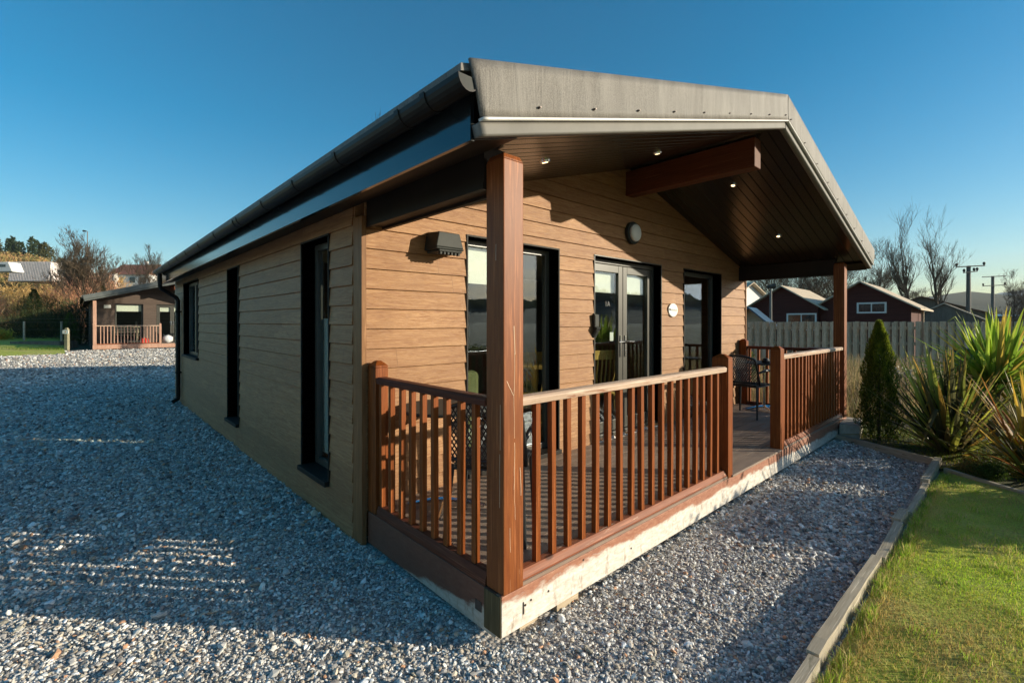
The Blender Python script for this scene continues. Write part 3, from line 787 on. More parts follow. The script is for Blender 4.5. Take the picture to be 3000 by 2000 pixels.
# ------------------------------------------------------------------ furniture
def seg_chair(loc, rz, label):
    """moulded lattice-back garden armchair; faces +x in local space; seat .43"""
    r = empty('garden_chair', loc, label, 'chair', 'black garden chairs on the porch', rz)
    # back: frame + diagonal lattice
    m = MB()
    def bp_(u, v):  # u across -1..1, v 0..1 up
        w = .235 - .02 * v * v
        return Vector((-.20 - .10 * v - .05 * (1 - u * u) + .03, u * w, .45 + .40 * v - .05 * u * u * v))
    m.tube([bp_(-1, i / 6) for i in range(7)] + [bp_(-1 + 2 * i / 10, 1) for i in range(1, 11)] + [bp_(1, 1 - i / 6) for i in range(1, 7)], .014, 8)
    m.tube([bp_(-1 + 2 * i / 8, .08) for i in range(9)], .012, 6)
    m.build('backrest', M['rattan'], r, smooth=True)
    m = MB()
    for k in range(-8, 17):
        for s in (1, -1):
            pts = []
            for i in range(11):
                v = i / 10; u = s * ((k / 8.) - 1 + v * 1.0) * 1.0
                if -1 <= u <= 1: pts.append(bp_(u, v * .97 + .02))
            if len(pts) > 1: m.tube(pts, .0055, 4, False)
    m.build('back_lattice', M['rattan'], r)
    m = MB(); N_ = 14
    m.hexa([(-.20, -.22, .415), (.24, -.235, .425), (.24, .235, .425), (-.20, .22, .415), (-.20, -.22, .43), (.24, -.235, .44), (.24, .235, .44), (-.20, .22, .43)])
    st = m.build('seat', M['rattan'], r, bevel=.008)
    m = MB()
    for i in range(N_):
        x = -.18 + i * .03; m.box(x, x + .012, -.21, .21, .4405 if x > .03 else .4355, .446)
    m.build('seat_ribs', M['rattan'], st)
    for s in (1, -1):
        m = MB(); m.tube([(-.22, s * .235, .62), (-.05, s * .255, .645), (.15, s * .26, .64), (.22, s * .255, .60), (.235, s * .245, .43)], [.014, .018, .018, .016, .014], 8)
        m.build('armrest', M['rattan'], r, smooth=True)
        m = MB(); m.tube([(.225, s * .225, .42), (.24, s * .24, .0)], [.018, .012], 8); m.build('leg', M['rattan'], r)
        m = MB(); m.tube([(-.19, s * .21, .45), (-.26, s * .24, .0)], [.019, .012], 8); m.build('leg', M['rattan'], r)
    return r
def bistro(loc, label, ash=False):
    r = empty('bistro_table', loc, label, 'table', 'round porch tables')
    m = MB(); m.cyl((0, 0, .69), .32, .02, 40); m.tube([(.318 * math.cos(a), .318 * math.sin(a), .70) for a in [2 * math.pi * i / 40 for i in range(41)]], .011, 6, False)
    m.build('tabletop', M['darkbox'], r)
    m = MB(); m.tube([(0, 0, .03), (0, 0, .69)], .022, 14); m.cyl((0, 0, .66), .06, .028, 16); m.build('column', M['chrome'], r, smooth=False)
    m = MB()
    for k in range(4):
        a = math.pi / 4 + k * math.pi / 2
        m.tube([(0, 0, .055), (.12 * math.cos(a), .12 * math.sin(a), .045), (.27 * math.cos(a), .27 * math.sin(a), .014)], [.022, .02, .014], 8)
    m.build('foot', M['chrome'], r)
    return r
bistro((.43, 1.08, .216), 'round dark table on a chrome column behind the near railing corner')
bistro((6.0, .93, .216), 'round dark table at the far right end of the porch, under the ashtray')
seg_chair((.45, .60, .216), rad(39), 'black lattice-back chair behind the near corner post')
seg_chair((5.42, .93, .216), rad(-5), 'black lattice-back chair beside the far newel post, facing the table with the ashtray')
m = MB(); m.tube([(0, 0, 0), (0, 0, .03), (0, 0, .06)], [.05, .055, .038], 16); m.tube([(0, 0, .06), (0, 0, .065)], [.03, .03], 12)
a = m.build('ashtray', M['rattan'], loc=(5.86, .86, .93)); tag(a, 'small black round ashtray on the far porch table', 'ashtray')
# kitchen chair inside the door
def inner_chair(loc, rz, label):
    r = empty('dining_chair', loc, label, 'chair', 'pale wooden dining chairs indoors', rz)
    m = MB(); m.box(-.2, .2, -.2, .2, .43, .46); m.build('seat', M['chairwood'], r, bevel=.01)
    m = MB(); m.tube([(-.2, -.19, .45), (-.25, -.19, .95)], .016, 8); m.tube([(-.2, .19, .45), (-.25, .19, .95)], .016, 8)
    m.hexa([(-.255, -.2, .86), (-.235, -.2, .86), (-.235, .2, .86), (-.255, .2, .86), (-.27, -.2, .97), (-.25, -.2, .97), (-.25, .2, .97), (-.27, .2, .97)])
    for y in (-.12, -.06, 0, .06, .12): m.tube([(-.19, y * .8, .45), (-.225, y * 1.1, .66), (-.245, y, .87)], .009, 6)
    m.build('backrest', M['chairwood'], r)
    for x in (-.17, .17):
        for y in (-.17, .17):
            m = MB(); m.tube([(x, y, .43), (x * 1.15, y * 1.15, 0)], [.02, .014], 8); m.build('leg', M['chairwood'], r)
inner_chair((3.22, 1.93, .214), rad(75), 'pale wooden chair just inside the left leaf of the glass doors')
inner_chair((2.38, 2.25, .214), rad(60), 'pale wooden chair indoors behind the near front window')
m = MB(); m.cyl((0, 0, .72), .5, .03, 32); m.tube([(0, 0, 0), (0, 0, .72)], [.05, .04], 12); m.cyl((0, 0, 0), .25, .03, 20)
t = m.build('dining_table', M['chairwood'], loc=(3.0, 2.75, .214)); tag(t, 'round wooden table indoors between the two pale chairs', 'table')
r = empty('sofa', (.7, 2.2, .214), 'olive green sofa indoors below the near front window', 'sofa')
m = MB(); m.box(-.4, .6, -.3, .5, .08, .42); m.build('seat', M['green_fabric'], r, bevel=.05)
m = MB(); m.box(-.4, .6, -.42, -.3, .08, .85); m.build('backrest', M['green_fabric'], r, bevel=.05)

# ------------------------------------------------------------------ ground
def G(x, y):
    x = np.asarray(x, float); y = np.asarray(y, float)
    z = -.035 - .032 * np.exp(-((x + .3) ** 2 + (y + .5) ** 2) / 1.8) - .03 * np.exp(-((y + .75) / .35) ** 2) * (x > -.5)
    z = z + np.clip((y - 9), 0, 16) * .016
    z = z + .012 * np.sin(x * 1.3 + y * .7) * np.sin(y * .9) * np.clip(-x, 0, 1)
    return z
def grid(name, xs, ys, zf, mat, kind='structure', label=None, mask=None):
    X, Y = np.meshgrid(xs, ys, indexing='ij'); Z = zf(X, Y)
    V = np.stack([X.ravel(), Y.ravel(), Z.ravel()], 1); nx, ny = len(xs), len(ys)
    i, j = np.meshgrid(np.arange(nx - 1), np.arange(ny - 1), indexing='ij'); a = (i * ny + j).ravel()
    F = np.stack([a, a + ny, a + ny + 1, a + 1], 1)
    if mask is not None:
        cx = V[F].mean(1); F = F[mask(cx[:, 0], cx[:, 1])]
    o = npmesh(name, V, F, mat, smooth=True); o['kind'] = kind
    return o
def lin(a, b, n): return np.linspace(a, b, n)
far = np.concatenate([[-3500, -1500, -700, -300, -120, -60], lin(-30, 60, 91), [90, 150, 300, 700, 1500, 3500]])
grid('ground', far, far, lambda X, Y: G(X, Y) - .07, M['rough'])
def gmask(x, y): return ~((y < -1.08) & (x > -.7) & (y > -40)) & ~((x > 5.9) & (y < 12)) & ~((x < -1.9) & (y > 24.6)) & ~((x > 5.4) & (y < 0.) & (x > 5.4 + (y + 1.07) * .47))
grid('gravel', lin(-16, 8, 193), lin(-9, 27, 289), lambda X, Y: G(X, Y), M['gravel'], mask=gmask)
lw = lambda X, Y: .0 + .012 * np.sin(X * 1.7) * np.sin(Y * 2.1) - .03 * (Y > -1.16)
grid('lawn', lin(-.7, 14, 150), lin(-16, -1.10, 150), lw, M['lawn'], mask=lambda x, y: x < 5.15 + (y + 1.1) * .73)
grid('planting_bed', lin(3., 16, 100), lin(-12, 1.6, 100), lambda X, Y: -.018 + .02 * np.sin(X * 3) * np.sin(Y * 2.6), M['soil'], mask=lambda x, y: ((x > 5.05 + (y + 1.1) * .73) & (y < -1.07) | (y >= -1.07) & (x > 5.38 + (y + 1.07) * .49)) & ~((x < 6.44) & (y > 0)))

# crushed stones
def visible(x, y, lim=.62):
    dx, dy = x + 1.4916, y + 1.7004
    d = dx * fw.x + dy * fw.y; l = dx * fw.y - dy * fw.x
    return (d > .2) & (np.abs(l) < d * 1.16 + .5), np.hypot(dx, dy)
def stones(n, x0, x1, y0, y1, dmin, dmax, smin, smax, sel):
    x = NR.uniform(x0, x1, n); y = NR.uniform(y0, y1, n)
    v, d = visible(x, y)
    k = v & (d >= dmin) & (d < dmax) & sel(x, y)
    x, y = x[k], y[k]; s = NR.uniform(smin, smax, len(x)) * NR.choice([.55, .75, .9, 1.15, 1.5, 2.2], len(x), p=[.28, .30, .26, .135, .022, .003])
    return x, y, s
selg = lambda x, y: gmask(x, y) & ~((x > -.03) & (y > .02) & (y < 10) & (x < 6.6)) & ~((y > -1.10) & (y < -.99) & (x > -.7) & (x < 5.45))
parts = [stones(680000, -5.5, 6, -3, 5, 0, 3.6, .0058, .0118, selg),
         stones(420000, -8, 6, -2, 10, 3.6, 7.5, .009, .017, selg),
         stones(200000, -14, 6, 0, 18, 7.5, 15, .014, .025, selg), stones(120000, -16, 8, 9, 27, 15, 30, .02, .034, selg)]
x = np.concatenate([p[0] for p in parts]); y = np.concatenate([p[1] for p in parts]); s = np.concatenate([p[2] for p in parts])
n = len(x)
phi = (1 + 5 ** .5) / 2
ico = np.array([(-1, phi, 0), (1, phi, 0), (-1, -phi, 0), (1, -phi, 0), (0, -1, phi), (0, 1, phi), (0, -1, -phi), (0, 1, -phi), (phi, 0, -1), (phi, 0, 1), (-phi, 0, -1), (-phi, 0, 1)]) / 1.902
icf = np.array([(0, 11, 5), (0, 5, 1), (0, 1, 7), (0, 7, 10), (0, 10, 11), (1, 5, 9), (5, 11, 4), (11, 10, 2), (10, 7, 6), (7, 1, 8), (3, 9, 4), (3, 4, 2), (3, 2, 6), (3, 6, 8), (3, 8, 9), (4, 9, 5), (2, 4, 11), (6, 2, 10), (8, 6, 7), (9, 8, 1)])
V = ico[None] * (1 + NR.uniform(-.28, .28, (n, 12, 1)))
V = V * (s[:, None, None] * np.stack([NR.uniform(.75, 1.5, n), NR.uniform(.6, 1.05, n), NR.uniform(.35, .7, n)], 1)[:, None, :])
q = NR.normal(size=(n, 4)) * np.array([1, .2, .2, 1]); q /= np.linalg.norm(q, axis=1)[:, None]
w_, a_, b_, c_ = q.T
Rm = np.stack([1 - 2 * (b_ ** 2 + c_ ** 2), 2 * (a_ * b_ - c_ * w_), 2 * (a_ * c_ + b_ * w_), 2 * (a_ * b_ + c_ * w_), 1 - 2 * (a_ ** 2 + c_ ** 2), 2 * (b_ * c_ - a_ * w_), 2 * (a_ * c_ - b_ * w_), 2 * (b_ * c_ + a_ * w_), 1 - 2 * (a_ ** 2 + b_ ** 2)], 1).reshape(n, 3, 3)
V = np.einsum('nij,nkj->nki', Rm, V)
V += np.stack([x, y, G(x, y) + s * NR.uniform(-.1, .9, n)], 1)[:, None, :]
F = (icf[None] + (np.arange(n) * 12)[:, None, None]).reshape(-1, 3)
pal = np.array([(.42, .40, .37), (.30, .285, .27), (.19, .18, .175), (.52, .50, .47), (.34, .29, .23), (.10, .095, .095), (.60, .585, .56), (.36, .20, .12), (.24, .22, .18)])
pc = pal[NR.choice(9, n, p=[.2, .2, .14, .13, .1, .08, .06, .03, .06])] * NR.uniform(.95, 2.05, (n, 1))
pc = np.minimum(pc * np.where(y > 16, .8, 1.)[:, None], .86)  # same gravel, far stones dimmed in colour against over-bright sunlight
o = npmesh('gravel_stones', V.reshape(-1, 3), F, M['stones'], np.repeat(pc, 12, 0)); tag(o, 'loose grey and white crushed stone gravel around the cabin', 'gravel', kind='stuff')
print('stones', n)

# grass blades helper
def blades(name, x, y, z, h, w, cols, lean=.35, label='', cat='grass', mat=None, dirbias=None, curl=.5):
    n = len(x); az = NR.uniform(0, 2 * math.pi, n) if dirbias is None else dirbias
    ln = NR.uniform(.1, 1, n) * lean
    dirv = np.stack([np.cos(az), np.sin(az)], 1); sd = np.stack([-np.sin(az + NR.normal(0, .6, n)), np.cos(az)], 1)
    sd /= np.linalg.norm(sd, axis=1)[:, None]
    P = []
    for t, ww in ((0, 1.), (.45, .8), (.8, .45)):
        off = dirv * (h * ln * (t ** (1 + curl)))[:, None]; zz = z + h * t * np.sqrt(np.maximum(.2, 1 - (ln * t) ** 2))
        for s_ in (-1, 1):
            P.append(np.stack([x + off[:, 0] + s_ * sd[:, 0] * w * ww / 2, y + off[:, 1] + s_ * sd[:, 1] * w * ww / 2, zz], 1))
    off = dirv * (h * ln)[:, None]; P.append(np.stack([x + off[:, 0], y + off[:, 1], z + h * np.sqrt(np.maximum(.15, 1 - ln ** 2))], 1))
    V = np.stack(P, 1).reshape(-1, 3)
    b = np.array([(0, 1, 3), (0, 3, 2), (2, 3, 5), (2, 5, 4), (4, 5, 6)])
    F = (b[None] + (np.arange(n) * 7)[:, None, None]).reshape(-1, 3)
    o = npmesh(name, V, F, mat or M['blade'], np.repeat(cols, 7, 0)); tag(o, label, cat, kind='stuff'); return o
def pn(x, y, f=1.):
    return (np.sin(x * 2.1 * f + 1.3 * np.sin(y * 1.7 * f)) + np.sin(y * 2.9 * f + 1.1 * np.sin(x * 3.1 * f + 1)) + np.sin((x + y) * 5.3 * f) * .5) / 2.5
def lawn_blades():
    n = 420000
    x = NR.uniform(-.3, 5.4, n); y = NR.uniform(-6.5, -1.10, n)
    v, d = visible(x, y); k = v & (x < 5.1 + (y + 1.1) * .73) & (NR.uniform(0, 1, n) < np.clip(3.4 / d, .2, 1) ** 1.5)
    x, y = x[k], y[k]; n = len(x); print('lawn', n)
    p = pn(x, y) + NR.normal(0, .35, n) + .9 * np.exp(-((y + 1.1) / .16) ** 2)
    g = np.stack([.46 + .10 * NR.uniform(-1, 1, n), .62 + .11 * NR.uniform(-1, 1, n), .04 + 0 * x], 1)
    yl = np.stack([.62 + .08 * NR.uniform(-1, 1, n), .50 + .06 * NR.uniform(-1, 1, n), .16 + 0 * x], 1)
    f = np.clip((p + .12) * 1.5, 0, 1)[:, None]
    cols = g * (1 - f) + yl * f
    br = np.clip((pn(x + 3, y * 1.3, .9) + NR.normal(0, .25, n) - .35) * 2, 0, .8)[:, None]; cols = cols * (1 - br) + np.array([[.40, .27, .12]]) * br
    h = NR.uniform(.009, .027, n) * (1 + .8 * np.exp(-((y + 1.15) / .08) ** 2)) * (1 + .4 * pn(x, y, 2.3))
    blades('lawn_grass', x, y, lw(x, y) - .004, h, NR.uniform(.002, .004, n), cols, 1.0, 'short mossy green lawn with straw-coloured patches beside the timber edging', 'lawn')
lawn_blades()
tx = []; ty = []; th_ = []
for k in range(46):
    cx = NR.uniform(-.2, 4.9) if k > 7 else NR.uniform(2.4, 3.4); cy = -1.125 - abs(NR.normal(0, .012 if k > 7 else .03)); m_ = NR.integers(40, 170)
    tx.append(cx + NR.normal(0, .05, m_)); ty.append(np.minimum(cy + NR.normal(0, .02, m_), -1.112)); th_.append(NR.uniform(.03, .085, m_))
tx = np.concatenate(tx); ty = np.concatenate(ty); th_ = np.concatenate(th_); n = len(tx)
for k in range(90):
    cx = NR.uniform(.5, 4.6); cy = NR.uniform(-4., -1.2); m_ = 60
    tx = np.append(tx, cx + NR.normal(0, .035, m_)); ty = np.append(ty, np.minimum(cy + NR.normal(0, .035, m_), -1.12)); th_ = np.append(th_, NR.uniform(.025, .055, m_))
n = len(tx); f = (NR.uniform(0, 1, n) < .4)[:, None]
cols = np.where(f, np.array([[.62, .50, .20]]), np.array([[.34, .50, .05]])) * NR.uniform(.7, 1.2, (n, 1))
blades('grass_tufts', tx, ty, lw(tx, ty), th_, NR.uniform(.002, .0045, n), cols, .95, 'longer grass tufts leaning over the timber edging and dotted through the lawn', 'grass')
# bed cover: moss and low weeds
n = 90000
x = NR.uniform(4.2, 8.5, n); y = NR.uniform(-4., 1.4, n)
k = ((x > 5.1 + (y + 1.1) * .73) & (y < -1.12) | (y >= -1.12) & (x > 5.45 + (y + 1.07) * .49)) & ~((x < 6.5) & (y > -.02)) & (pn(x, y, 1.6) + NR.normal(0, .3, n) > -.1)
x, y = x[k], y[k]; n = len(x)
cols = np.stack([NR.uniform(.10, .26, n), NR.uniform(.14, .27, n), NR.uniform(.02, .05, n)], 1)
blades('bed_moss', x, y, np.full(n, -.02), NR.uniform(.02, .06, n), NR.uniform(.003, .007, n), cols, 1., 'yellow-green moss and low weeds in the planting bed', 'ground cover')
# rough dry grass behind the porch end and bed
n = 60000
x = NR.uniform(6.7, 15, n); y = NR.uniform(-7, 9, n)
k = (pn(x, y, .5) + NR.normal(0, .5, n) > -.55) & ((x - 6.3) * .75 + (y + .2) * .66 > .8)
x, y = x[k], y[k]; n = len(x)
dr = NR.uniform(0, 1, n)[:, None]
cols = np.array([(.50, .37, .20)]) * dr + np.array([(.30, .21, .10)]) * (1 - dr)
gr = NR.uniform(0, 1, n) < .18; cols[gr] = (.16, .19, .05)
hh = NR.uniform(.25, .72, n) * np.clip(1.0 + .5 * pn(x, y, .7), .4, 1.3)
blades('dry_grass', x, y, np.full(n, -.08), hh, NR.uniform(.006, .012, n), cols, .45, 'tall straw-coloured dry grass between the porch end and the grey fence', 'dry grass')

# timber edging boards
def board(p0, p1, w, z0, z1, label, j=0.):
    p0 = Vector((*p0, 0)); p1 = Vector((*p1, 0)); d = (p1 - p0); L = d.length; a = math.atan2(d.y, d.x)
    m = MB(); k = 10; zz = [R.uniform(-.003, .003) for _ in range(k + 1)]; yy = [R.uniform(-.002, .002) for _ in range(k + 1)]
    for i in range(k):
        x0, x1 = L * i / k, L * (i + 1) / k
        m.hexa([(x0, yy[i], z0), (x1, yy[i + 1], z0), (x1, w + yy[i + 1], z0), (x0, w + yy[i], z0), (x0, yy[i], z1 + zz[i]), (x1, yy[i + 1], z1 + zz[i + 1]), (x1, w + yy[i + 1], z1 + zz[i + 1]), (x0, w + yy[i], z1 + zz[i])])
    o = m.build('edging_board', M['edging'], loc=(p0.x, p0.y, 0)); o.rotation_euler = (0, 0, a)
    return tag(o, label, 'edging board', 'timber edging boards')
board((-.75, -1.085), (.93, -1.085), .045, -.14, .028, 'pale timber edging board at the bottom edge, nearest the camera')
board((.945, -1.075), (2.25, -1.085), .05, -.14, .036, 'longest pale timber edging board between gravel and lawn')
board((2.262, -1.10), (3.02, -1.085), .05, -.14, .030, 'second edging board from the camera, with grass tufts at its lawn side')
board((3.03, -1.07), (3.33, -1.075), .055, -.14, .044, 'short raised edging block in the middle of the lawn edge')
board((3.345, -1.095), (4.33, -1.09), .04, -.14, .022, 'thin greyish edging board before the bed corner, half in shade')
board((4.345, -1.09), (5.39, -1.085), .06, -.14, .052, 'end edging board of the lawn row, meeting the planting bed corner')
board((5.40, -1.08), (5.96, .03), .045, -.14, .03, 'shaded edging board between the gravel and the small cypress')
board((5.03, -1.13), (3.7, -2.95), .035, -.1, .03, 'thin edging board between the lawn and the planting bed')
r_ = MB(); r_.box(0, .62, 0, .22, -.1, .17); o = r_.build('concrete_block', M['conc'], loc=(5.98, -.24, 0), bevel=.012); o.rotation_euler = (0, 0, rad(8)); tag(o, 'pale concrete block at the far front corner of the porch deck', 'block')
# a few single larger stones
for i, (x, y, s_, c, lb) in enumerate(((-.86, .30, .055, (.62, .60, .58), 'large flat white stone at the shadow edge left of the deck corner'), (-.42, -.35, .022, (.45, .17, .06), 'small orange stone on the sunlit gravel near the deck corner'), (-.05, 1.12, .03, (.35, .45, .42), 'pale green stone beside the dark side fascia'))):
    m = MB(); vv = ico * (1 + NR.uniform(-.2, .2, (12, 1))) * s_ * np.array([1.5, .9, .45]); m.add([tuple(p) for p in vv], [tuple(f) for f in icf])
    o = m.build('stone', simple('stone_%d' % i, c, .6, .2, 30), loc=(x, y, float(G(x, y)) + s_ * .55)); o.rotation_euler = (0, 0, rad(-30)); tag(o, lb, 'stone')

# ------------------------------------------------------------------ plants
def leafmesh(name, P, D, U, L, W, cols, parent, mat=None):
    """simple leaf quads: position P, direction D, side U"""
    V = np.stack([P, P + D * (L * .5)[:, None] + U * (W * .5)[:, None], P + D * L[:, None], P + D * (L * .5)[:, None] - U * (W * .5)[:, None]], 1).reshape(-1, 3)
    n = len(P); F = (np.array([(0, 1, 2, 3)])[None] + (np.arange(n) * 4)[:, None, None]).reshape(-1, 4)
    return npmesh(name, V, F, mat or M['leaf'], np.repeat(cols, 4, 0), parent)
def unit(a): return a / np.maximum(1e-9, np.linalg.norm(a, axis=1))[:, None]
def columnar(loc, H, Rm_, label, n=26000, c0=(.035, .07, .010), c1=(.30, .34, .03)):
    root = empty('cypress', loc, label, 'cypress')
    m = MB(); m.tube([(0, 0, -.05), (0, 0, H * .5), (0, 0, H * .95)], [.02, .015, .004], 8); m.build('trunk', M['bark'], root)
    t = NR.uniform(0, 1, n) ** .8
    prof = np.interp(t, [0, .08, .35, .7, .9, 1], [.95, 1.1, 1., .66, .34, .05])
    a = NR.uniform(0, 2 * math.pi, n)
    lob = 1 + .20 * np.sin(a * 4 + t * 11) + .16 * np.sin(a * 7 - t * 19)
    rr = Rm_ * prof * lob * (1 - NR.uniform(0, 1, n) ** 2.2 * .55)
    P = np.stack([rr * np.cos(a), rr * np.sin(a), .02 + t * H * .97], 1)
    D = unit(np.stack([np.cos(a) * .45, np.sin(a) * .45, np.ones(n)], 1) + NR.normal(0, .3, (n, 3)))
    U = unit(np.cross(D, NR.normal(size=(n, 3))))
    f = (np.clip(NR.normal(.35, .25, n) + (t - .5) * .5, 0, 1))[:, None]  # sunlit upper foliage painted in: yellower and lighter towards the top
    cols = np.array([c0]) * (1 - f) + np.array([c1]) * f
    leafmesh('foliage', P, D, U, NR.uniform(.018, .05, n), NR.uniform(.006, .012, n), cols, root)
columnar((6.15, -.41, -.02), 1.56, .185, 'dark green columnar cypress at the far corner of the porch')
def sword(loc, n, length, width, label, pal_, cat, name, stem=0., up=.9, spread=1.2, droop=.5, biasdir=None, name2='leaves'):
    """sword-leaved clump (phormium / cordyline)"""
    root = empty(name, loc, label, cat)
    if stem:
        m = MB(); m.tube([(0, 0, -.05), (.02, .01, stem * .5), (0, 0, stem)], [.06, .05, .045], 10); m.build('trunk', M['bark'], root)
    K = 9; Vs = []; Fs = []; Cs = []
    for i in range(n):
        az = NR.uniform(0, 2 * math.pi) if biasdir is None else NR.normal(biasdir, 1.2)
        el = math.pi / 2 - abs(NR.normal(0, spread * .5)) if not stem else NR.uniform(-.5, 1.5)
        L_ = length * NR.uniform(.55, 1.1); w0 = width * NR.uniform(.7, 1.2)
        d = Vector((math.cos(az) * math.cos(el), math.sin(az) * math.cos(el), math.sin(el)))
        side = Vector((-math.sin(az), math.cos(az), 0)); p = Vector((NR.normal(0, .05), NR.normal(0, .05), stem + (0 if stem else -.03)))
        c = np.array(pal_[NR.integers(len(pal_))]) * NR.uniform(.75, 1.25); edge = NR.uniform(0, 1) < .3
        b = len(Vs); dr_ = droop * NR.uniform(.2, 1.2)
        kink = NR.integers(4, 8) if NR.uniform() < .2 else 99
        for k in range(K + 1):
            t = k / K
            ww = w0 * (min(1, .45 + t * 2.2)) * (1 - t ** 3.0) * .5 + .0008
            up_ = side.cross(d).normalized()
            Vs.append(tuple(p - side * ww + up_ * ww * .45)); Vs.append(tuple(p)); Vs.append(tuple(p + side * ww + up_ * ww * .45))
            cc = c * (1 - .25 * (1 - t)) if t < .85 else c * .8 + np.array((.10, .06, .01))
            Cs += [cc * (1.25 if edge else 1), cc, cc * (1.25 if edge else 1)]
            if k < K:
                for q_ in (0, 1):
                    a = b + k * 3 + q_; Fs.append((a, a + 1, a + 4, a + 3))
            p = p + d * (L_ / K)
            d = (d + Vector((0, 0, -1)) * dr_ * .12 * (.3 + t * 1.6) * (math.cos(math.asin(max(-1, min(1, d.z)))) + .15)).normalized()
            if k == kink: d = (d + Vector((0, 0, -1.3))).normalized()
    npmesh(name2, np.array(Vs), np.array(Fs), M['leaf'], np.array(Cs), root)
    return root
OL = [(.15, .18, .04), (.24, .28, .05), (.09, .09, .04), (.40, .25, .05), (.18, .14, .06), (.50, .50, .08), (.06, .06, .03)]
OR = [(.60, .34, .05), (.68, .44, .07), (.36, .30, .05), (.70, .52, .14), (.50, .20, .06), (.30, .34, .06), (.12, .12, .04)]
GRN = [(.30, .46, .05), (.42, .56, .07), (.20, .34, .04), (.50, .56, .09), (.60, .44, .08)]
sword((6.12, -1.10, -.02), 210, 1.25, .055, 'large dark olive flax clump with sword leaves beside the cypress', OL, 'flax plant', 'flax_plant', 0, spread=1.25, droop=.45)
sword((6.95, -1.44, -.02), 300, .98, .060, 'bright green spiky cordyline behind the flax clumps', GRN, 'cordyline', 'cordyline', .78, droop=.35)
sword((5.52, -1.80, -.02), 190, 1.1, .04, 'orange-yellow flax clump at the right edge of the photo', OR, 'flax plant', 'flax_plant', 0, spread=1.7, droop=.8)
# bed conifer ball and small weeds
def bush(name, loc, rx, rz, n, pal_, label, cat='shrub', leaf=(.02, .04), lw_=.5, group=None, stems=True, hollow=.5):
    root = empty(name, loc, label, cat, group)
    if stems:
        m = MB()
        for k in range(7):
            a = R.uniform(0, 6.28); rr = rx * R.uniform(.3, .8)
            m.tube([(0, 0, -.03), (rr * .4 * math.cos(a), rr * .4 * math.sin(a), rz * .6), (rr * math.cos(a), rr * math.sin(a), rz * 1.3)], [rx * .05 + .002, rx * .03 + .001, .001], 5)
        m.build('stems', M['twig'], root)
    nc = max(6, n // 300); cc = unit(NR.normal(size=(nc, 3))) * NR.uniform(.35, .95, (nc, 1)); ci = NR.integers(nc, size=n)
    P = cc[ci] + NR.normal(0, .22, (n, 3)); P[:, 2] = np.abs(P[:, 2] + .9) - .9
    P = P * np.array([rx, rx, rz]) * .9 + np.array([0, 0, rz * .95]); P[:, 2] = np.maximum(P[:, 2], 0.)
    D = unit(NR.normal(size=(n, 3)) + np.array([0, 0, .4])); U = unit(np.cross(D, NR.normal(size=(n, 3))))
    pa = np.array(pal_); cols = pa[(ci + NR.integers(0, 2, n)) % len(pa)] * NR.uniform(.7, 1.25, (n, 1))
    L_ = NR.uniform(leaf[0], leaf[1], n)
    leafmesh('foliage', P, D, U, L_, L_ * lw_, cols, root)
    return root
bush('dwarf_conifer', (4.95, -1.46, -.02), .12, .11, 7000, [(.05, .09, .015), (.08, .13, .02), (.04, .06, .012)], 'tiny round dark green conifer near the lawn corner', 'shrub', (.012, .028), .25)
bush('weed_clump', (5.2, -1.3, -.02), .10, .07, 500, [(.3, .22, .07), (.2, .2, .05)], 'small withered brown weed clump at the edging corner', 'weed', (.03, .07), .2)
GB = [(.07, .10, .02), (.11, .14, .03), (.16, .19, .04), (.2, .2, .05)]
bush('leafy_shrub', (9.2, 4.35, -.05), .62, .62, 2400, GB, 'light green leafy shrub in front of the fence, seen beside the cabin wall', 'shrub', (.06, .12), .5)
bush('leafy_shrub', (9.4, 2.7, -.05), .55, .55, 1700, GB, 'loose green shrub in front of the fence, behind the porch railing', 'shrub', (.06, .12), .5)
bush('seed_head_shrub', (10.0, -.2, -.05), .5, .45, 1800, [(.35, .33, .27), (.2, .19, .12), (.12, .13, .06)], 'shrub with pale dried seed heads right of the cypress top', 'shrub', (.04, .08), .6)
bush('leafy_shrub', (8.9, -3.9, -.05), .6, .5, 2600, GB, 'green shrub behind the cordyline at the right edge', 'shrub', (.05, .1), .5)

bush('garden_shrub', (4.95, -2.9, -.02), .55, .52, 9000, GB, 'dense green shrub at the lawn edge just outside the right of the photo', 'shrub', (.05, .1), .5)
bush('garden_shrub', (5.95, -3.75, -.02), .55, .5, 5200, GB, 'wider green shrub just outside the right of the photo, shading the lawn', 'shrub', (.05, .1), .5)
# ------------------------------------------------------------------ fence, bins
def P2(px, d):   # ground point on the view at depth d
    l = (px - 1500) / 1383.8
    return Vector((-1.4916 + d * (fw.x + l * fw.y), -1.7004 + d * (fw.y - l * fw.x), 0))
fa = P2(1980, 14.6); fb_ = P2(3330, 12.9)
def picket_fence(p0, p1, zt, label):
    d = p1 - p0; L_ = d.length; a = math.atan2(d.y, d.x)
    r = empty('timber_fence', (p0.x, p0.y, 0), label, 'fence', None, a)
    m = MB(); x = 0; i = 0
    while x < L_:
        yy = -.042 if i % 2 == 0 else .03
        t = zt + R.uniform(-.012, .012)
        m.box(x, x + .112 + R.uniform(-.004, .004), yy, yy + .02, -.1, t); x += .104; i += 1
    m.build('boards', M['fencew'], r)
    m = MB()
    for z in (.35, .85, 1.3): m.box(0, L_, -.0015, .0295, z, z + .085)
    m.build('rail', M['fencew'], r)
    x = 1.
    while x < L_:
        m = MB(); m.box(x, x + .1, .052, .15, -.2, zt - .05); m.build('fence_post', M['fencew'], r); x += 2.4
picket_fence(fa, fb_, 1.525, 'long grey double-sided board fence behind the garden')
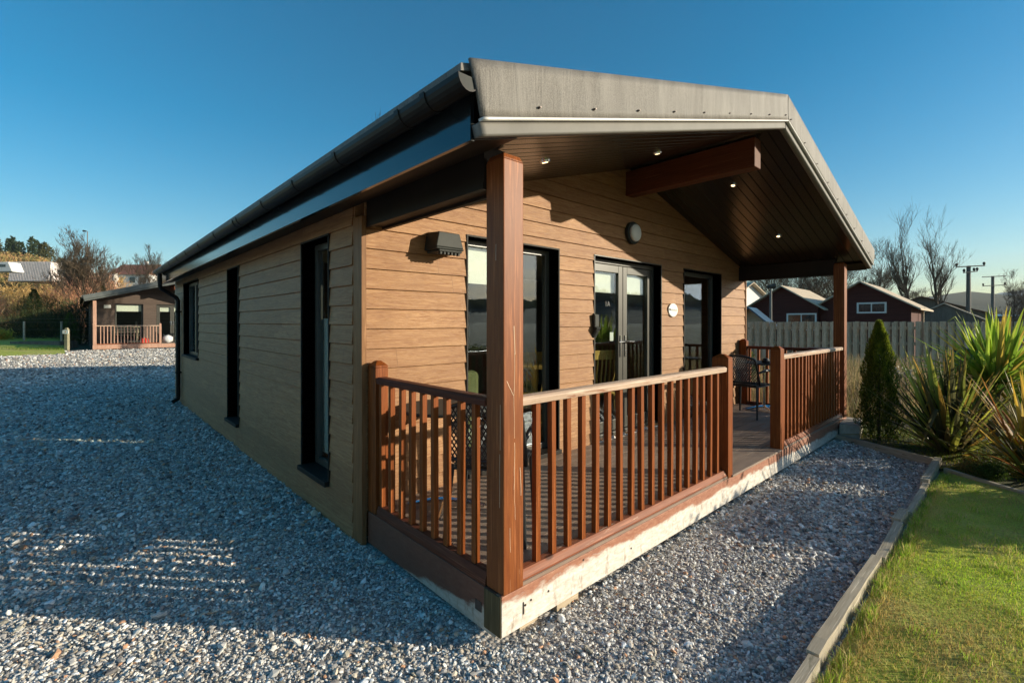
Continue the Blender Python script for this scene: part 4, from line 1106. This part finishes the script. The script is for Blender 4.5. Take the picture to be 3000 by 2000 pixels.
def bin_(loc, w_, h_, label, rz=0):
    r = empty('storage_bin', loc, label, 'bin', None, rz)
    m = MB(); m.hexa([(-w_ * .42, -w_ * .35, 0), (w_ * .42, -w_ * .35, 0), (w_ * .42, w_ * .35, 0), (-w_ * .42, w_ * .35, 0), (-w_ * .5, -w_ * .42, h_), (w_ * .5, -w_ * .42, h_), (w_ * .5, w_ * .42, h_), (-w_ * .5, w_ * .42, h_)])
    m.build('body', M['tank'], r, bevel=.02)
    m = MB(); m.hexa([(-w_ * .55, -w_ * .46, h_ + .002), (w_ * .55, -w_ * .46, h_ + .002), (w_ * .55, w_ * .46, h_ + .002), (-w_ * .55, w_ * .46, h_ + .002), (-w_ * .48, -w_ * .4, h_ + .07), (w_ * .48, -w_ * .4, h_ + .07), (w_ * .48, w_ * .4, h_ + .07), (-w_ * .48, w_ * .4, h_ + .07)])
    m.build('lid', M['reveal'], r, bevel=.015)
p = P2(2400, 12.6); bin_((p.x, p.y, -.08), .42, .85, 'dark teal plastic bin at the fence, just right of the far porch post', -.7)
p = P2(2850, 11.6); bin_((p.x, p.y, -.08), .55, .88, 'dark teal plastic bin at the fence, behind the cordyline leaves', -.7)

# ------------------------------------------------------------------ sheds beyond the fence
def shed(name, p, rz, W, Dp, he, hr, wallm, roofm, label, cat='shed', over=.35, win=None, porch=False, edge=None, whitetrim=False, winlow=None):
    """gable shed: front gable faces local -y, width W along x, depth Dp along y"""
    r = empty(name, (p.x, p.y, p.z), label, cat, None, rz)
    m = MB(); m.prism([(-W / 2, 0), (W / 2, 0), (W / 2, he), (0, hr), (-W / 2, he)], 'y', 0, Dp)
    z = .12
    while z < he:
        m.box(-W / 2 - .012, W / 2 + .012, -.012, .0, z, z + .015); z += .15
    m.build('wall', wallm, r)
    s_ = (hr - he) / (W / 2); m = MB(); t = .07
    for s in (1, -1):
        q = [(0, hr + t), (s * (W / 2 + over), he - s_ * over + t), (s * (W / 2 + over), he - s_ * over + .005), (0, hr + .005)]
        m.prism(q if s == -1 else q[::-1], 'y', -over, Dp + over)
    ro = m.build('roof', roofm, r)
    if edge:
        m = MB()
        for s in (1, -1):
            q = [(0, hr + t + .01), (s * (W / 2 + over + .02), he - s_ * over + t + .01), (s * (W / 2 + over + .02), he - s_ * over - .1), (0, hr - .1)]
            m.prism(q if s == -1 else q[::-1], 'y', -over - .03, -over)
        m.build('barge_board', edge, r)
    for (x0, x1, z0, z1, mul) in (win or []):
        m = MB(); f = .07
        m.box(x0, x1, -.05, .0, z1 - f, z1); m.box(x0, x1, -.05, .0, z0, z0 + f); m.box(x0, x0 + f, -.05, 0, z0 + f, z1 - f); m.box(x1 - f, x1, -.05, 0, z0 + f, z1 - f)
        for k in range(1, mul): xx = x0 + (x1 - x0) * k / mul; m.box(xx - .02, xx + .02, -.045, 0, z0 + f, z1 - f)
        wi = m.build('window', M['wallwhite'], r)
        m = MB(); m.box(x0 + f, x1 - f, -.022, -.014, z0 + f, z1 - f); m.build('pane', M['darkglass'], wi)
    if porch:
        for x in (W / 2 + .35, W / 2 + 1.0):
            for y in (-.2, Dp * .5):
                m = MB(); m.box(x - .05, x + .05, y - .05, y + .05, 0, he - .15); m.build('porch_post', M['softwood'], r)
    return r
M['darkglass'] = simple('dark_reflective_pane', (.02, .022, .025), .08, .1, 2, bmp=0, spec=.8)
vr = -yaw          # local +x along the image right
# big red shed, gable to the camera
def Z(py, d): return 1.52 - (py - 947.4) / 1383.8 * d
p = P2(2522, 22); shed('red_shed', Vector((p.x, p.y, -.1)), vr - .80, 3.6, 5.0, 2.35, 3.45, M['redshed'], M['shedroof'], 'dark red timber building with small white gable window right of the far porch post', 'shed', win=[(-.15, .95, 2.02, 2.52, 2)])
p = P2(2292, 24); shed('red_shed', Vector((p.x, p.y, -.1)), vr - .78, 3.1, 5.0, 2.4, 3.4, M['redshed'], M['shedroof'], 'dark red timber building with white double window, seen under the porch roof', 'shed', win=[(.2, 1.5, 1.2, 2.05, 2)], edge=None)
p = P2(2196, 19); shed('awning_shed', Vector((p.x, p.y, -.1)), vr - .62, 1.0, 1.4, 1.70, 2.15, M['softwood'], M['blueroof'], 'small lean-to with blue roof just right of the cabin wall', 'shed')
p = P2(2195, 34); shed('tan_house', Vector((p.x, p.y, -.1)), vr + .6, 6, 6, 3.0, 4.4, M['wallwhite'], M['shedroof'], 'pale house with tan roof partly hidden behind the red building', 'house')
p = P2(2765, 27); shed('grey_shed', Vector((p.x, p.y, -.1)), vr - .80, 3.1, 5, 1.78, 2.65, M['greyshed'], M['shedroof'], 'grey timber shed with low gable in front of the first utility pole', 'shed', over=.15)
p = P2(2700, 45); shed('grey_house', Vector((p.x, p.y, -.1)), vr - .8, 9, 9, 2.4, 4.0, M['greyshed'], M['redroof'], 'low building with brown roof behind the grey shed', 'house')
p = P2(2960, 70); shed('blue_barn', Vector((p.x, p.y, -.3)), vr + 1.5, 9, 14, 2.6, 2.9, M['blueroof'], M['blueroof'], 'long low blue building at the right edge beyond the fence', 'barn')
# porch of the red shed's side
r = empty('side_porch', (0, 0, 0), 'pale timber porch posts at the end of the red building', 'porch')
for px in (2665, 2683, 2703):
    m = MB(); q = P2(px, 22.5); m.box(q.x - .05, q.x + .05, q.y - .05, q.y + .05, -.1, 2.2); m.build('post', M['softwood'], r)
q0, q1 = P2(2660, 22.5), P2(2708, 22.5); m = MB(); m.tube([(q0.x, q0.y, 2.16), (q1.x, q1.y, 2.16)], .07, 4); m.build('beam', M['softwood'], r)
# utility poles
def pole(px, d, zt, label, arms):
    q = P2(px, d); r = empty('utility_pole', (q.x, q.y, -.2), label, 'utility pole', 'wooden utility poles', vr)
    m = MB(); m.tube([(0, 0, 0), (0, 0, zt + .2)], [.16, .13], 12); m.build('shaft', M['polewood'], r)
    for (z, w_, ins_) in arms:
        m = MB(); m.hexa([(-w_, -.2, z + .14), (w_, -.2, z + .26), (w_, -.1, z + .26), (-w_, -.1, z + .14), (-w_, -.2, z + .22), (w_, -.2, z + .34), (w_, -.1, z + .34), (-w_, -.1, z + .22)])
        a = m.build('crossarm', M['polewood'], r)
        for x in ins_:
            m = MB(); zz = z + .28 + .06 * x / w_; m.tube([(x, -.15, zz), (x, -.15, zz + .12), (x, -.15, zz + .25)], [.03, .1, .06], 8); m.build('insulator', M['darkbox'], a)
    return r
pole(2837, 38, Z(783, 38), 'nearer thick utility pole with a long crossarm, left of the other pole', [(Z(783, 38) - .1, 1.15, (-1.1, 1.1)), (Z(803, 38), .55, (-.5, .3, .55))])
pole(2908, 52, Z(813, 52), 'thinner utility pole with two crossarms, right of the thick one', [(Z(813, 52) - .1, 1.3, ()), (Z(842, 52), 1.25, (-1.2, 1.2))])

# ------------------------------------------------------------------ trees
def bare_tree(name, loc, H, seed, label, trunk_r=.16, crown=.75, mat=None, lean=(0, 0), levels=5, twigr=.012, spread=.55, group=None, cat='bare tree', tw=None, start=.28, k0=7):
    rr = random.Random(seed); root = empty(name, loc, label, cat, group)
    tk = MB(); cr = MB()
    def rv(): return Vector((rr.uniform(-1, 1), rr.uniform(-1, 1), rr.uniform(-.4, 1)))
    def branch(p, d, L_, r0, lev):
        n_ = 4 if lev < 2 else 3; pts = [p]; rs = [r0]; q = p.copy(); dd = d.copy(); nodes = []
        for i in range(n_):
            dd = (dd + rv() * (.16 if lev else .07) + Vector((0, 0, .07 if lev else .02))).normalized(); q = q + dd * (L_ / n_); pts.append(q.copy()); rs.append(max(twigr * .5, r0 * (1 - .72 * (i + 1) / n_)))
            nodes.append((q.copy(), dd.copy(), rs[-1]))
        (tk if lev == 0 else cr).tube(pts, rs, 7 if lev == 0 else (5 if lev == 1 else 3), False)
        if lev >= levels: return
        kids = k0 if lev == 0 else (4 if lev < 3 else 3)
        for k in range(kids):
            t = rr.uniform(start if lev == 0 else .2, 1.); i = min(n_ - 1, int(t * n_)); f = t * n_ - i
            a, b = pts[i], pts[i + 1]; pp = a.lerp(b, f)
            side = rv(); side = (side - dd * side.dot(dd)).normalized()
            nd = (dd * (1 - spread) + side * spread * rr.uniform(.7, 1.2) + Vector((0, 0, .15))).normalized()
            branch(pp, nd, L_ * rr.uniform(.5, .72) * (1 if lev else crown), max(twigr, rs[i] * .6), lev + 1)
        branch(pts[-1], dd, L_ * .55, rs[-1], lev + 1)
    branch(Vector((0, 0, -.2)), Vector((lean[0], lean[1], 1)).normalized(), H * .58, trunk_r, 0)
    tk.build('trunk', mat or M['bark'], root, smooth=True); cr.build('crown', tw or M['twig'], root)
    return root
def tp(px, d, z=-.1): q = P2(px, d); return (q.x, q.y, z)
BT = 'bare trees beyond the fence'
bare_tree('bare_tree', tp(2672, 36), 8.6, 3, 'tall bare tree behind the red building, left of its slimmer neighbour', .24, .62, spread=.40, twigr=.009, lean=(-.05, .02), group=BT, start=.35, k0=10, levels=4)
bare_tree('bare_tree', tp(2752, 36), 8.9, 5, 'slim tall bare tree nearest the thick utility pole', .19, .55, spread=.43, twigr=.009, lean=(-.04, 0), group=BT, start=.3, k0=11, levels=4)
bare_tree('bare_tree', tp(2575, 42), 7.8, 8, 'bare tree half hidden behind the end of the porch roof', .22, .62, spread=.45, group=BT, levels=4)
bare_tree('bare_tree', tp(2270, 38), 8.2, 12, 'bare tree whose dark trunk stands above the lamp post, seen under the porch roof', .24, .8, spread=.6, group=BT, start=.3, k0=9)
bare_tree('bare_tree', tp(2390, 40), 7.2, 15, 'brown twiggy bare tree just left of the far porch post', .18, .9, spread=.6, group=BT, start=.15, k0=11)
bare_tree('bare_tree', tp(2470, 42), 8.4, 17, 'brown twiggy bare tree just right of the far porch post', .18, .9, spread=.6, group=BT, start=.15, k0=11)
bare_tree('bare_tree', tp(2560, 44), 6.2, 19, 'low wide bare tree right behind the roof ridge of the red building', .16, .9, spread=.65, group=BT, start=.12, k0=11)
bare_tree('bare_tree', tp(2975, 60), 7.0, 23, 'hazy bare tree at the right edge, above the blue building', .18, .9, spread=.6, group=BT, start=.15, k0=10)
bare_tree('bare_tree', tp(2700, 60), 5.4, 25, 'small distant bare tree between the two tall bare trees', .14, .9, spread=.65, group=BT, start=.12, k0=9)
# lamp posts right
def lamp(px, d, zt, label, arm=.4, col='alu'):
    q = P2(px, d); r = empty('street_lamp', (q.x, q.y, -.1), label, 'street lamp', None, vr)
    m = MB(); m.tube([(0, 0, 0), (0, 0, zt + .1)], [.07, .045], 10); m.build('pole', M[col], r)
    m = MB(); m.tube([(-.15, 0, zt + .1), (arm, 0, zt + .14)], [.07, .11], 8); m.build('lamp_head', M['darkbox'], r)
lamp(2258, 21, Z(845, 21), 'pale lamp post in front of the red building, under the porch roof', .18)
# twiggy shrub masses, left side
def twig_shrub(loc, H, Wd, n, pal_, label, group=None, stemc=6):
    root = empty('twiggy_shrub', loc, label, 'shrub', group)
    m = MB()
    for k in range(stemc):
        a = R.uniform(0, 6.28); q = R.uniform(.1, .5) * Wd
        m.tube([(0, 0, -.1), (q * .4 * math.cos(a), q * .4 * math.sin(a), H * .4), (q * math.cos(a), q * math.sin(a), H * .85)], [.05, .035, .012], 5)
    m.build('stems', M['bark'], root)
    a = NR.uniform(0, 2 * math.pi, n); t = NR.uniform(.05, 1, n); rr = Wd * np.sqrt(NR.uniform(0, 1, n)) * np.interp(t, [0, .3, .7, 1], [.35, .85, 1., .45])
    P = np.stack([rr * np.cos(a), rr * np.sin(a), t * H * NR.uniform(.8, 1.05, n)], 1)
    D = unit(np.stack([np.cos(a) * .5, np.sin(a) * .5, np.ones(n) * .9], 1) + NR.normal(0, .5, (n, 3)))
    L_ = NR.uniform(.15, .6, n) * H * .3; W_ = NR.uniform(.012, .03, n); U = unit(np.cross(D, NR.normal(size=(n, 3))))
    pa = np.array(pal_); cols = pa[NR.integers(len(pa), size=n)] * NR.uniform(.6, 1.3, (n, 1))
    leafmesh('twigs', P, D, U, L_, W_, cols, root, M['redtwig'])
    return root
RB = [(.48, .20, .13), (.56, .28, .17), (.32, .15, .10), (.60, .38, .24)]
OB = [(.56, .34, .12), (.42, .26, .09), (.62, .42, .18)]
GD = [(.035, .05, .02), (.05, .065, .025), (.07, .075, .03)]
SG = 'twiggy winter shrubs behind the far lawn'
z0 = .15
def zl(d): return .15 + max(0, d - 30) * .05
for i, (px, d, H, Wd, pl_, lb) in enumerate((
    (-60, 30, 3.2, 1.9, RB, 'red-brown twiggy shrub cut by the left edge of the photo'),
    (45, 34, 3.6, 2.0, OB, 'orange-brown twiggy shrub left of the wire fence post'),
    (120, 31, 2.9, 1.7, GD, 'dark green shrub right of the wire fence post'),
    (175, 36, 3.6, 1.9, OB, 'golden-brown twiggy shrub above the number post'),
    (215, 33, 4.1, 1.9, RB, 'tall red-brown shrub behind the pale birch trunk'),
    (275, 38, 5.0, 2.1, RB, 'tall red-brown shrub behind the neighbouring cabin roof'),
    (330, 40, 4.4, 1.9, OB, 'brown shrub left of the white house'),
    (235, 29, 2.6, 1.5, GD, 'dark green shrub directly left of the neighbouring cabin'),
    (150, 29, 2.0, 1.5, GD, 'low dark shrub right behind the number post'),
    (30, 28, 1.6, 1.6, GD, 'low dark shrub behind the far lawn, left of the timber planter'),
    (470, 60, 4.0, 2.4, OB, 'distant brown shrub above the neighbouring cabin ridge'))):
    twig_shrub(tp(px, d, zl(d)), H, Wd, 5200, pl_, lb, SG)
bare_tree('birch_tree', tp(262, 31, .15), 6.2, 31, 'birch with pale trunk rising behind the neighbouring cabin', .10, .8, M['palebark'], spread=.5, twigr=.012, group=None, start=.35, tw=M['twig'], k0=10)
bare_tree('bare_tree', tp(440, 44, .3), 7.0, 33, 'thin bare tree above the far end of the big cabin', .10, .7, spread=.5, twigr=.014, start=.35)
bare_tree('bare_tree', tp(205, 40, .5), 6.6, 35, 'bare reddish tree left of the street lamp', .12, .8, spread=.55, twigr=.014, start=.2, tw=M['twig'])
bare_tree('bare_tree', tp(1078, 22, 0), 9.3, 41, 'bare tree with only its twig tips showing above the big cabin roof', .10, .6, spread=.3, twigr=.01)
def conifer(loc, H, rr_, n, label, pal_=((.03, .05, .018), (.05, .075, .025), (.07, .09, .03)), group=None, root=None):
    r = empty('conifer', loc, label, 'conifer', group)
    m = MB(); m.tube([(0, 0, -.2), (0, 0, H * .95)], [H * .018, .01], 6); m.build('trunk', M['bark'], r)
    t = NR.uniform(.05, 1, n); a = NR.uniform(0, 2 * math.pi, n)
    lay = .65 + .35 * np.abs(np.sin(t * H * 4.2 + np.sin(a * 3)))
    q = rr_ * (1 - t) ** .8 * lay * NR.uniform(.3, 1, n)
    P = np.stack([q * np.cos(a), q * np.sin(a), t * H], 1); D = unit(np.stack([np.cos(a), np.sin(a), -.2 + .9 * t], 1) + NR.normal(0, .3, (n, 3))); U = unit(np.cross(D, NR.normal(size=(n, 3))))
    pa = np.array(pal_); cols = pa[NR.integers(len(pa), size=n)] * NR.uniform(.7, 1.3, (n, 1))
    leafmesh('crown', P, D, U, NR.uniform(.1, .26, n) * H * .12 + .05, NR.uniform(.02, .05, n) * H * .25, cols, r)
conifer(tp(100, 30, .15), 3.4, 1.3, 5000, 'dark pointed young conifer above the wire fence post')
conifer(tp(300, 36, .4), 3.9, 1.2, 4000, 'dark conifer between birch and white house')
conifer(tp(205, 27.5, .15), 1.9, .8, 3000, 'small bright green conifer beside the number post', ((.07, .12, .02), (.10, .16, .03)))
bush('variegated_shrub', tp(-2, 26.5, .2), .6, .55, 2500, [(.55, .30, .05), (.35, .42, .06), (.5, .45, .08)], 'orange and yellow-green shrub at the left edge of the photo', 'shrub', (.08, .16), .35)

# hillside left
def hz(px, d, top):   # height for a pixel row
    return Z(top, d)
def ridge(name, pts, depth_back, mat):
    """terrain strip: list of (px, dist, z) along the crest, front foot lower"""
    V = []; n_ = len(pts)
    for k, fr in enumerate((0., .35, .7, 1., 1.5)):
        for (px, d, zt) in pts:
            dd = d * (.62 + .38 * min(fr, 1)) if fr <= 1 else d + depth_back
            zz = {0.: -.3, .35: zt * .28, .7: zt * .72, 1.: zt, 1.5: zt * .9}[fr]
            q = P2(px, dd); V.append((q.x, q.y, zz))
    F = []
    for k in range(4):
        for i in range(n_ - 1): a = k * n_ + i; F.append((a, a + 1, a + n_ + 1, a + n_))
    o = npmesh(name, np.array(V), np.array(F), mat, smooth=True); o['kind'] = 'structure'; return o
ridge('hill', [(-900, 150, 24), (-500, 150, 22), (-200, 150, 20.5), (0, 150, Z(752, 150)), (110, 150, Z(765, 150)), (200, 150, Z(800, 150)), (300, 150, Z(850, 150)), (420, 150, Z(868, 150)), (520, 150, Z(880, 150)), (800, 150, Z(920, 150)), (1200, 150, 1)], 60, M['hill'])
n = 26000   # scrub on the hill
px = NR.uniform(-250, 480, n); dd = NR.uniform(98, 149, n)
XY = np.array([tuple(P2(a, b))[:2] for a, b in zip(px[:6500], dd[:6500])]); nn = 6500
zc = np.interp(px[:nn], [-200, 0, 110, 200, 300, 420, 520], [20.5, Z(752, 150), Z(765, 150), Z(800, 150), Z(850, 150), Z(868, 150), Z(880, 150)])
fr = (dd[:nn] / 150 - .62) / .38; zz = zc * np.interp(fr, [0, .35, .7, 1.], [0, .28, .72, 1.])
rep = 9; X = np.repeat(XY, rep, 0) + NR.normal(0, .8, (nn * rep, 2)); Zr = np.repeat(zz, rep) + NR.uniform(0, 1.6, nn * rep)
D = unit(NR.normal(size=(nn * rep, 3)) + np.array([0, 0, .9])); U = unit(np.cross(D, NR.normal(size=(nn * rep, 3))))
pa = np.array([(.36, .25, .09), (.28, .20, .08), (.20, .16, .06), (.38, .20, .10), (.14, .14, .05)])
cols = np.repeat(pa[NR.integers(5, size=nn)], rep, 0) * NR.uniform(.7, 1.3, (nn * rep, 1))
o = leafmesh('hillside_scrub', np.hstack([X, Zr[:, None]]), D, U, NR.uniform(.5, 1.3, nn * rep), NR.uniform(.12, .3, nn * rep), cols, None, M['redtwig'])
tag(o, 'brown winter scrub covering the hillside at the left', 'scrub', kind='stuff')
# conifer wood on the crest as one mass
Vp = []; Dp_ = []; Lp = []; Wp = []; Cp = []
for k in range(46):
    pxx = NR.uniform(-260, 215) if k < 40 else NR.uniform(215, 330); d_ = NR.uniform(150, 165)
    b = P2(pxx, d_); zb = np.interp(pxx, [-200, 0, 110, 200, 330], [20.3, Z(752, 150), Z(765, 150), Z(800, 150), Z(862, 150)]) - .6
    H = NR.uniform(5.5, 8.5) * (1 if pxx < 170 else .55); m_ = 420
    t = NR.uniform(0, 1, m_); a = NR.uniform(0, 6.28, m_); q = H * .26 * (1 - t) ** .75 * NR.uniform(.3, 1, m_)
    Vp.append(np.stack([b.x + q * np.cos(a), b.y + q * np.sin(a), zb + t * H], 1)); Dp_.append(np.stack([np.cos(a), np.sin(a), .3 + t], 1))
    Cp.append(np.array([[(.06, .09, .04), (.08, .11, .05), (.12, .12, .05)][NR.integers(3)]]) * NR.uniform(.7, 1.3, (m_, 1)))  # palette lightened, distance haze painted into the foliage colour
Vp = np.vstack(Vp); Dp_ = unit(np.vstack(Dp_)); Cp = np.vstack(Cp); m_ = len(Vp); U = unit(np.cross(Dp_, NR.normal(size=(m_, 3))))
o = leafmesh('conifer_wood', Vp, Dp_, U, NR.uniform(.5, 1.1, m_), NR.uniform(.2, .45, m_), Cp, None)
tag(o, 'dark conifer wood along the crest of the hill at the left', 'wood', kind='stuff')
# buildings on the hillside
def hp(px, py, d): q = P2(px, d); return Vector((q.x, q.y, Z(py, d)))
r = empty('industrial_shed', hp(105, 828, 110), 'long pale corrugated shed with rounded end on the hillside', 'shed', None, vr)
m = MB(); m.hexa([(-6.5, 0, 0), (3.6, 0, 0), (3.6, 8, 0), (-6.5, 8, 0), (-6.2, .6, 4.6), (2.9, .6, 4.6), (2.9, 8, 4.6), (-6.2, 8, 4.6)])
for i in range(26): x = -6.3 + i * .37; m.hexa([(x, -.08, .1), (x + .12, -.08, .1), (x + .12, 0, .1), (x, 0, .1), (x, .5, 4.5), (x + .12, .5, 4.5), (x + .12, .6, 4.5), (x, .6, 4.5)])
m.build('wall', M['sheet'], r)
r = empty('caravan', hp(5, 808, 90), 'long white caravan on the hillside at the left edge', 'caravan', None, vr)
m = MB(); m.hexa([(-4, 0, .5), (2.1, 0, .5), (2.1, 2.3, .5), (-4, 2.3, .5), (-4, 0, 2.2), (1.3, 0, 2.4), (1.3, 2.3, 2.4), (-4, 2.3, 2.2)]); m.build('body', M['wallwhite'], r, bevel=.15)
m = MB(); m.box(-3, .8, -.03, -.01, 1.4, 1.9); m.build('window', M['darkglass'], r)
def house(px, py, d, W, Dp, he, hr, label, roofm, rz=0):
    p = hp(px, py, d); r = shed('house', p, vr + rz, W, Dp, he, hr, M['wallwhite'], roofm, label, 'house', over=.3, win=[(-1.6, -.6, 1.2, 2.2, 2), (.5, 1.5, 1.2, 2.2, 2)]); return r
house(385, 850, 95, 6.5, 6, 2.8, 3.0, 'white house with brown tiled roof above the neighbouring cabin', M['redroof'], 1.3)
q = hp(385, 850, 95)
r = empty('house', (q.x, q.y - 3, q.z), 'long brown-roofed white house, right part of the row on the slope', 'house', 'houses on the slope', vr)
m = MB(); m.box(-4.5, 3.2, 0, 7, 0, 2.7); m.build('wall', M['wallwhite'], r)
m = MB(); m.add([(-4.8, -.4, 2.6), (3.3, -.4, 2.6), (2.9, 3.5, 5.0), (-4.8, 3.5, 5.0), (3.3, 7.3, 2.6), (-4.8, 7.3, 2.6)], [(0, 1, 2, 3), (3, 2, 4, 5), (1, 4, 2), (0, 3, 5)]); ro = m.build('roof', M['redroof'], r)
m = MB(); m.box(-.2, .3, 3.2, 3.8, 4.6, 5.6); m.build('chimney', M['wallwhite'], ro)
for x in (-3., -.6, 1.6):
    m = MB(); m.box(x, x + 1.1, -.05, -.002, 1., 2.1); m.build('window', M['darkglass'], r)
lamp(257, 55, Z(682, 55), 'tall street lamp above the red-brown shrubs at the left', -.5)
# wire fence
r = empty('wire_fence', tuple(P2(-60, 26.5)), 'wire fence on grey posts behind the far lawn', 'fence', None, vr)
for i in range(6):
    m = MB(); m.tube([(i * 2.1 + .4, 0, 0), (i * 2.1 + .4, 0, 1.55 if i else 1.9)], .05, 8); m.build('fence_post', M['palebark'], r)
m = MB()
for z in (.5, .9, 1.3, 1.5): m.tube([(-1, 0, z + .2), (11.5, 0, z + .2)], .006, 3)
m.build('wire', M['alu'], r)
# far lawn strip
n = 9000
a = NR.uniform(-500, 300, n); d = NR.uniform(22.0, 27, n)
XY = np.array([tuple(P2(u, v))[:2] for u, v in zip(a, d)]); k = (XY[:, 0] < -1.9) & (XY[:, 1] > 24.6); XY = XY[k]; n = len(XY)
grid('far_lawn', lin(-30, -1.9, 40), lin(24.6, 60, 40), lambda X, Y: G(X, Y) + .01 + np.clip(Y - 30, 0, 40) * .04, M['lawn'])
cols = np.stack([NR.uniform(.12, .2, n), NR.uniform(.2, .3, n), NR.uniform(.02, .05, n)], 1)
blades('far_lawn_grass', XY[:, 0], XY[:, 1], G(XY[:, 0], XY[:, 1]), NR.uniform(.05, .13, n), NR.uniform(.012, .02, n), cols, .8, 'bright green grass strip at the far side of the gravel yard', 'grass')
# number post
q = P2(196, 21.8); r = empty('number_post', (q.x, q.y, float(G(q.x, q.y))), 'short olive timber post with a small white number plate at the far lawn', 'post', None, vr)
m = MB(); m.box(-.07, .07, -.06, .06, 0, .95); m.hexa([(-.07, -.06, .95), (.07, -.06, .95), (.07, .06, .95), (-.07, .06, .95), (-.03, -.03, 1.04), (.03, -.03, 1.04), (.03, .03, 1.04), (-.03, .03, 1.04)]); m.build('shaft', M['benchwood'], r)
m = MB(); m.box(-.13, .13, -.08, -.062, .76, .93); pp = m.build('number_plate', M['white'], r)
m = MB(); m.box(-.02, .02, -.083, -.0805, .82, .87); m.build('mark', M['orange'], pp)
# timber planter
q = P2(105, 24.5); r = empty('timber_planter', (q.x, q.y, .15), 'low grey timber planter in the shade left of the number post', 'planter', None, vr)
m = MB(); m.box(-1.3, 1.3, -.05, 0, 0, .35); m.box(-1.3, 1.3, .9, .95, 0, .35); m.box(-1.3, -1.25, 0, .9, 0, .35); m.box(1.25, 1.3, 0, .9, 0, .35); m.build('boards', M['greyshed'], r)
m = MB(); m.box(-1.24, 1.24, .01, .89, .05, .28); m.build('soil', M['soil'], r)

# ------------------------------------------------------------------ neighbouring cabin
q = P2(272, 22.4)
NC = (q.x - .012, q.y, .215)
build_cabin(NC, 'grey-brown timber cabin with porch across the gravel yard at the left', True)
def off(x, y, z): return (NC[0] + x, NC[1] + y, NC[2] + z)
r = empty('porch_bench', off(1.25, .75, .216), 'olive slatted bench behind the railing of the far cabin', 'bench')
m = MB()
for k in range(4): m.box(-.55, .55, -.22 + k * .11, -.13 + k * .11, .42, .445)
m.build('seat', M['benchwood'], r)
m = MB()
for z in (.55, .68, .81): m.box(-.55, .55, -.27, -.25, z, z + .09)
m.build('backrest', M['benchwood'], r)
for x in (-.5, .45):
    m = MB(); m.box(x, x + .05, -.24, -.19, 0, .9); m.box(x, x + .05, .15, .2, 0, .6); m.box(x, x + .05, -.24, .2, .6, .64); m.build('leg', M['benchwood'], r)
m = MB(); m.box(-.16, .16, -.12, .12, 0, .2); m.hexa([(-.16, -.12, .2), (.16, -.12, .2), (.16, .12, .2), (-.16, .12, .2), (-.1, -.06, .28), (.1, -.06, .28), (.1, .06, .28), (-.1, .06, .28)])
o = m.build('plastic_crate', M['redplastic'], loc=off(2.0, .4, .216), bevel=.02); tag(o, 'small red plastic crate on the far cabin porch', 'crate')
vv = ico * (1 + NR.uniform(-.2, .2, (12, 1))) * np.array([.28, .22, .25]); m = MB(); m.add([tuple(p) for p in vv], [tuple(f) for f in icf]); o = m.build('white_bag', M['bagwhite'], loc=off(2.95, .2, .42), smooth=True); tag(o, 'pale bulging bag by the far cabin door', 'bag')

# far hills
ridge('far_hills', [(2500, 2600, 15), (2760, 2600, Z(897, 2600)), (2800, 2600, Z(890, 2600)), (2870, 2600, Z(878, 2600)), (2930, 2600, Z(862, 2600)), (3010, 2600, Z(852, 2600)), (3200, 2600, Z(840, 2600)), (3600, 2600, Z(850, 2600)), (4200, 2600, 150)], 800, M['farhill'])
# hills beyond the camera's back: they stand there and show mirrored in the panes
def backhill():
    V = []; F = []; nn_ = 60
    for i in range(nn_ + 1):
        az = rad(60 + 200 * i / nn_)
        zt = 34 + 8 * math.sin(i * .7) + 5 * math.sin(i * 1.9) + 3 * math.sin(i * 4.1)
        for rr_, z in ((420, -.5), (560, zt * .55), (700, zt), (900, zt * .8)): V.append((rr_ * math.sin(az), rr_ * math.cos(az), z))
    for i in range(nn_):
        for k in range(3): a = i * 4 + k; F.append((a, a + 1, a + 5, a + 4))
    o = npmesh('southern_hills', np.array(V), np.array(F), M['hill'], smooth=True); o['kind'] = 'structure'
backhill()
n = 9000
az = rad(60 + 200 * 1) * 0 + NR.uniform(rad(102), rad(200), n); rr_ = NR.uniform(560, 720, n)
i_ = (np.degrees(az) - 60) / 200 * 60; zt = 34 + 8 * np.sin(i_ * .7) + 5 * np.sin(i_ * 1.9) + 3 * np.sin(i_ * 4.1)
zb = zt * np.interp(rr_, [560, 700, 720], [.55, 1., .97]); hh = NR.uniform(3, 11, n)
P = np.stack([rr_ * np.sin(az), rr_ * np.cos(az), zb - 1.5], 1); D = unit(np.array([[0, 0, 1.]]) + NR.normal(0, .12, (n, 3))); U = np.stack([np.cos(az), -np.sin(az), 0 * az], 1)
cols = np.array([[.05, .055, .025]]) * NR.uniform(.6, 1.5, (n, 1))
o = leafmesh('hillside_wood', P, D, U, hh, NR.uniform(3, 7, n), cols, None); tag(o, 'dark wood on the hills mirrored in the cabin window panes', 'wood', kind='stuff')
hm = bpy.data.materials.new('haze'); hm.use_nodes = True; nt = hm.node_tree; nt.nodes.clear()
pv = N(nt, 'ShaderNodeVolumePrincipled', ins={'Color': (.74, .87, 1., 1), 'Density': .00012}); ou = nt.nodes.new('ShaderNodeOutputMaterial')
nt.links.new(pv.outputs[0], ou.inputs['Volume'])
m = MB(); m.box(-3600, 3600, -3600, 3600, -6, 330); o = m.build('haze', hm); tag(o, 'thin pale air haze over the whole scene', 'haze', kind='stuff')
for o in sc.objects:
    if o.type == 'MESH': o.data.name = o.name
print('objects', len(sc.objects))
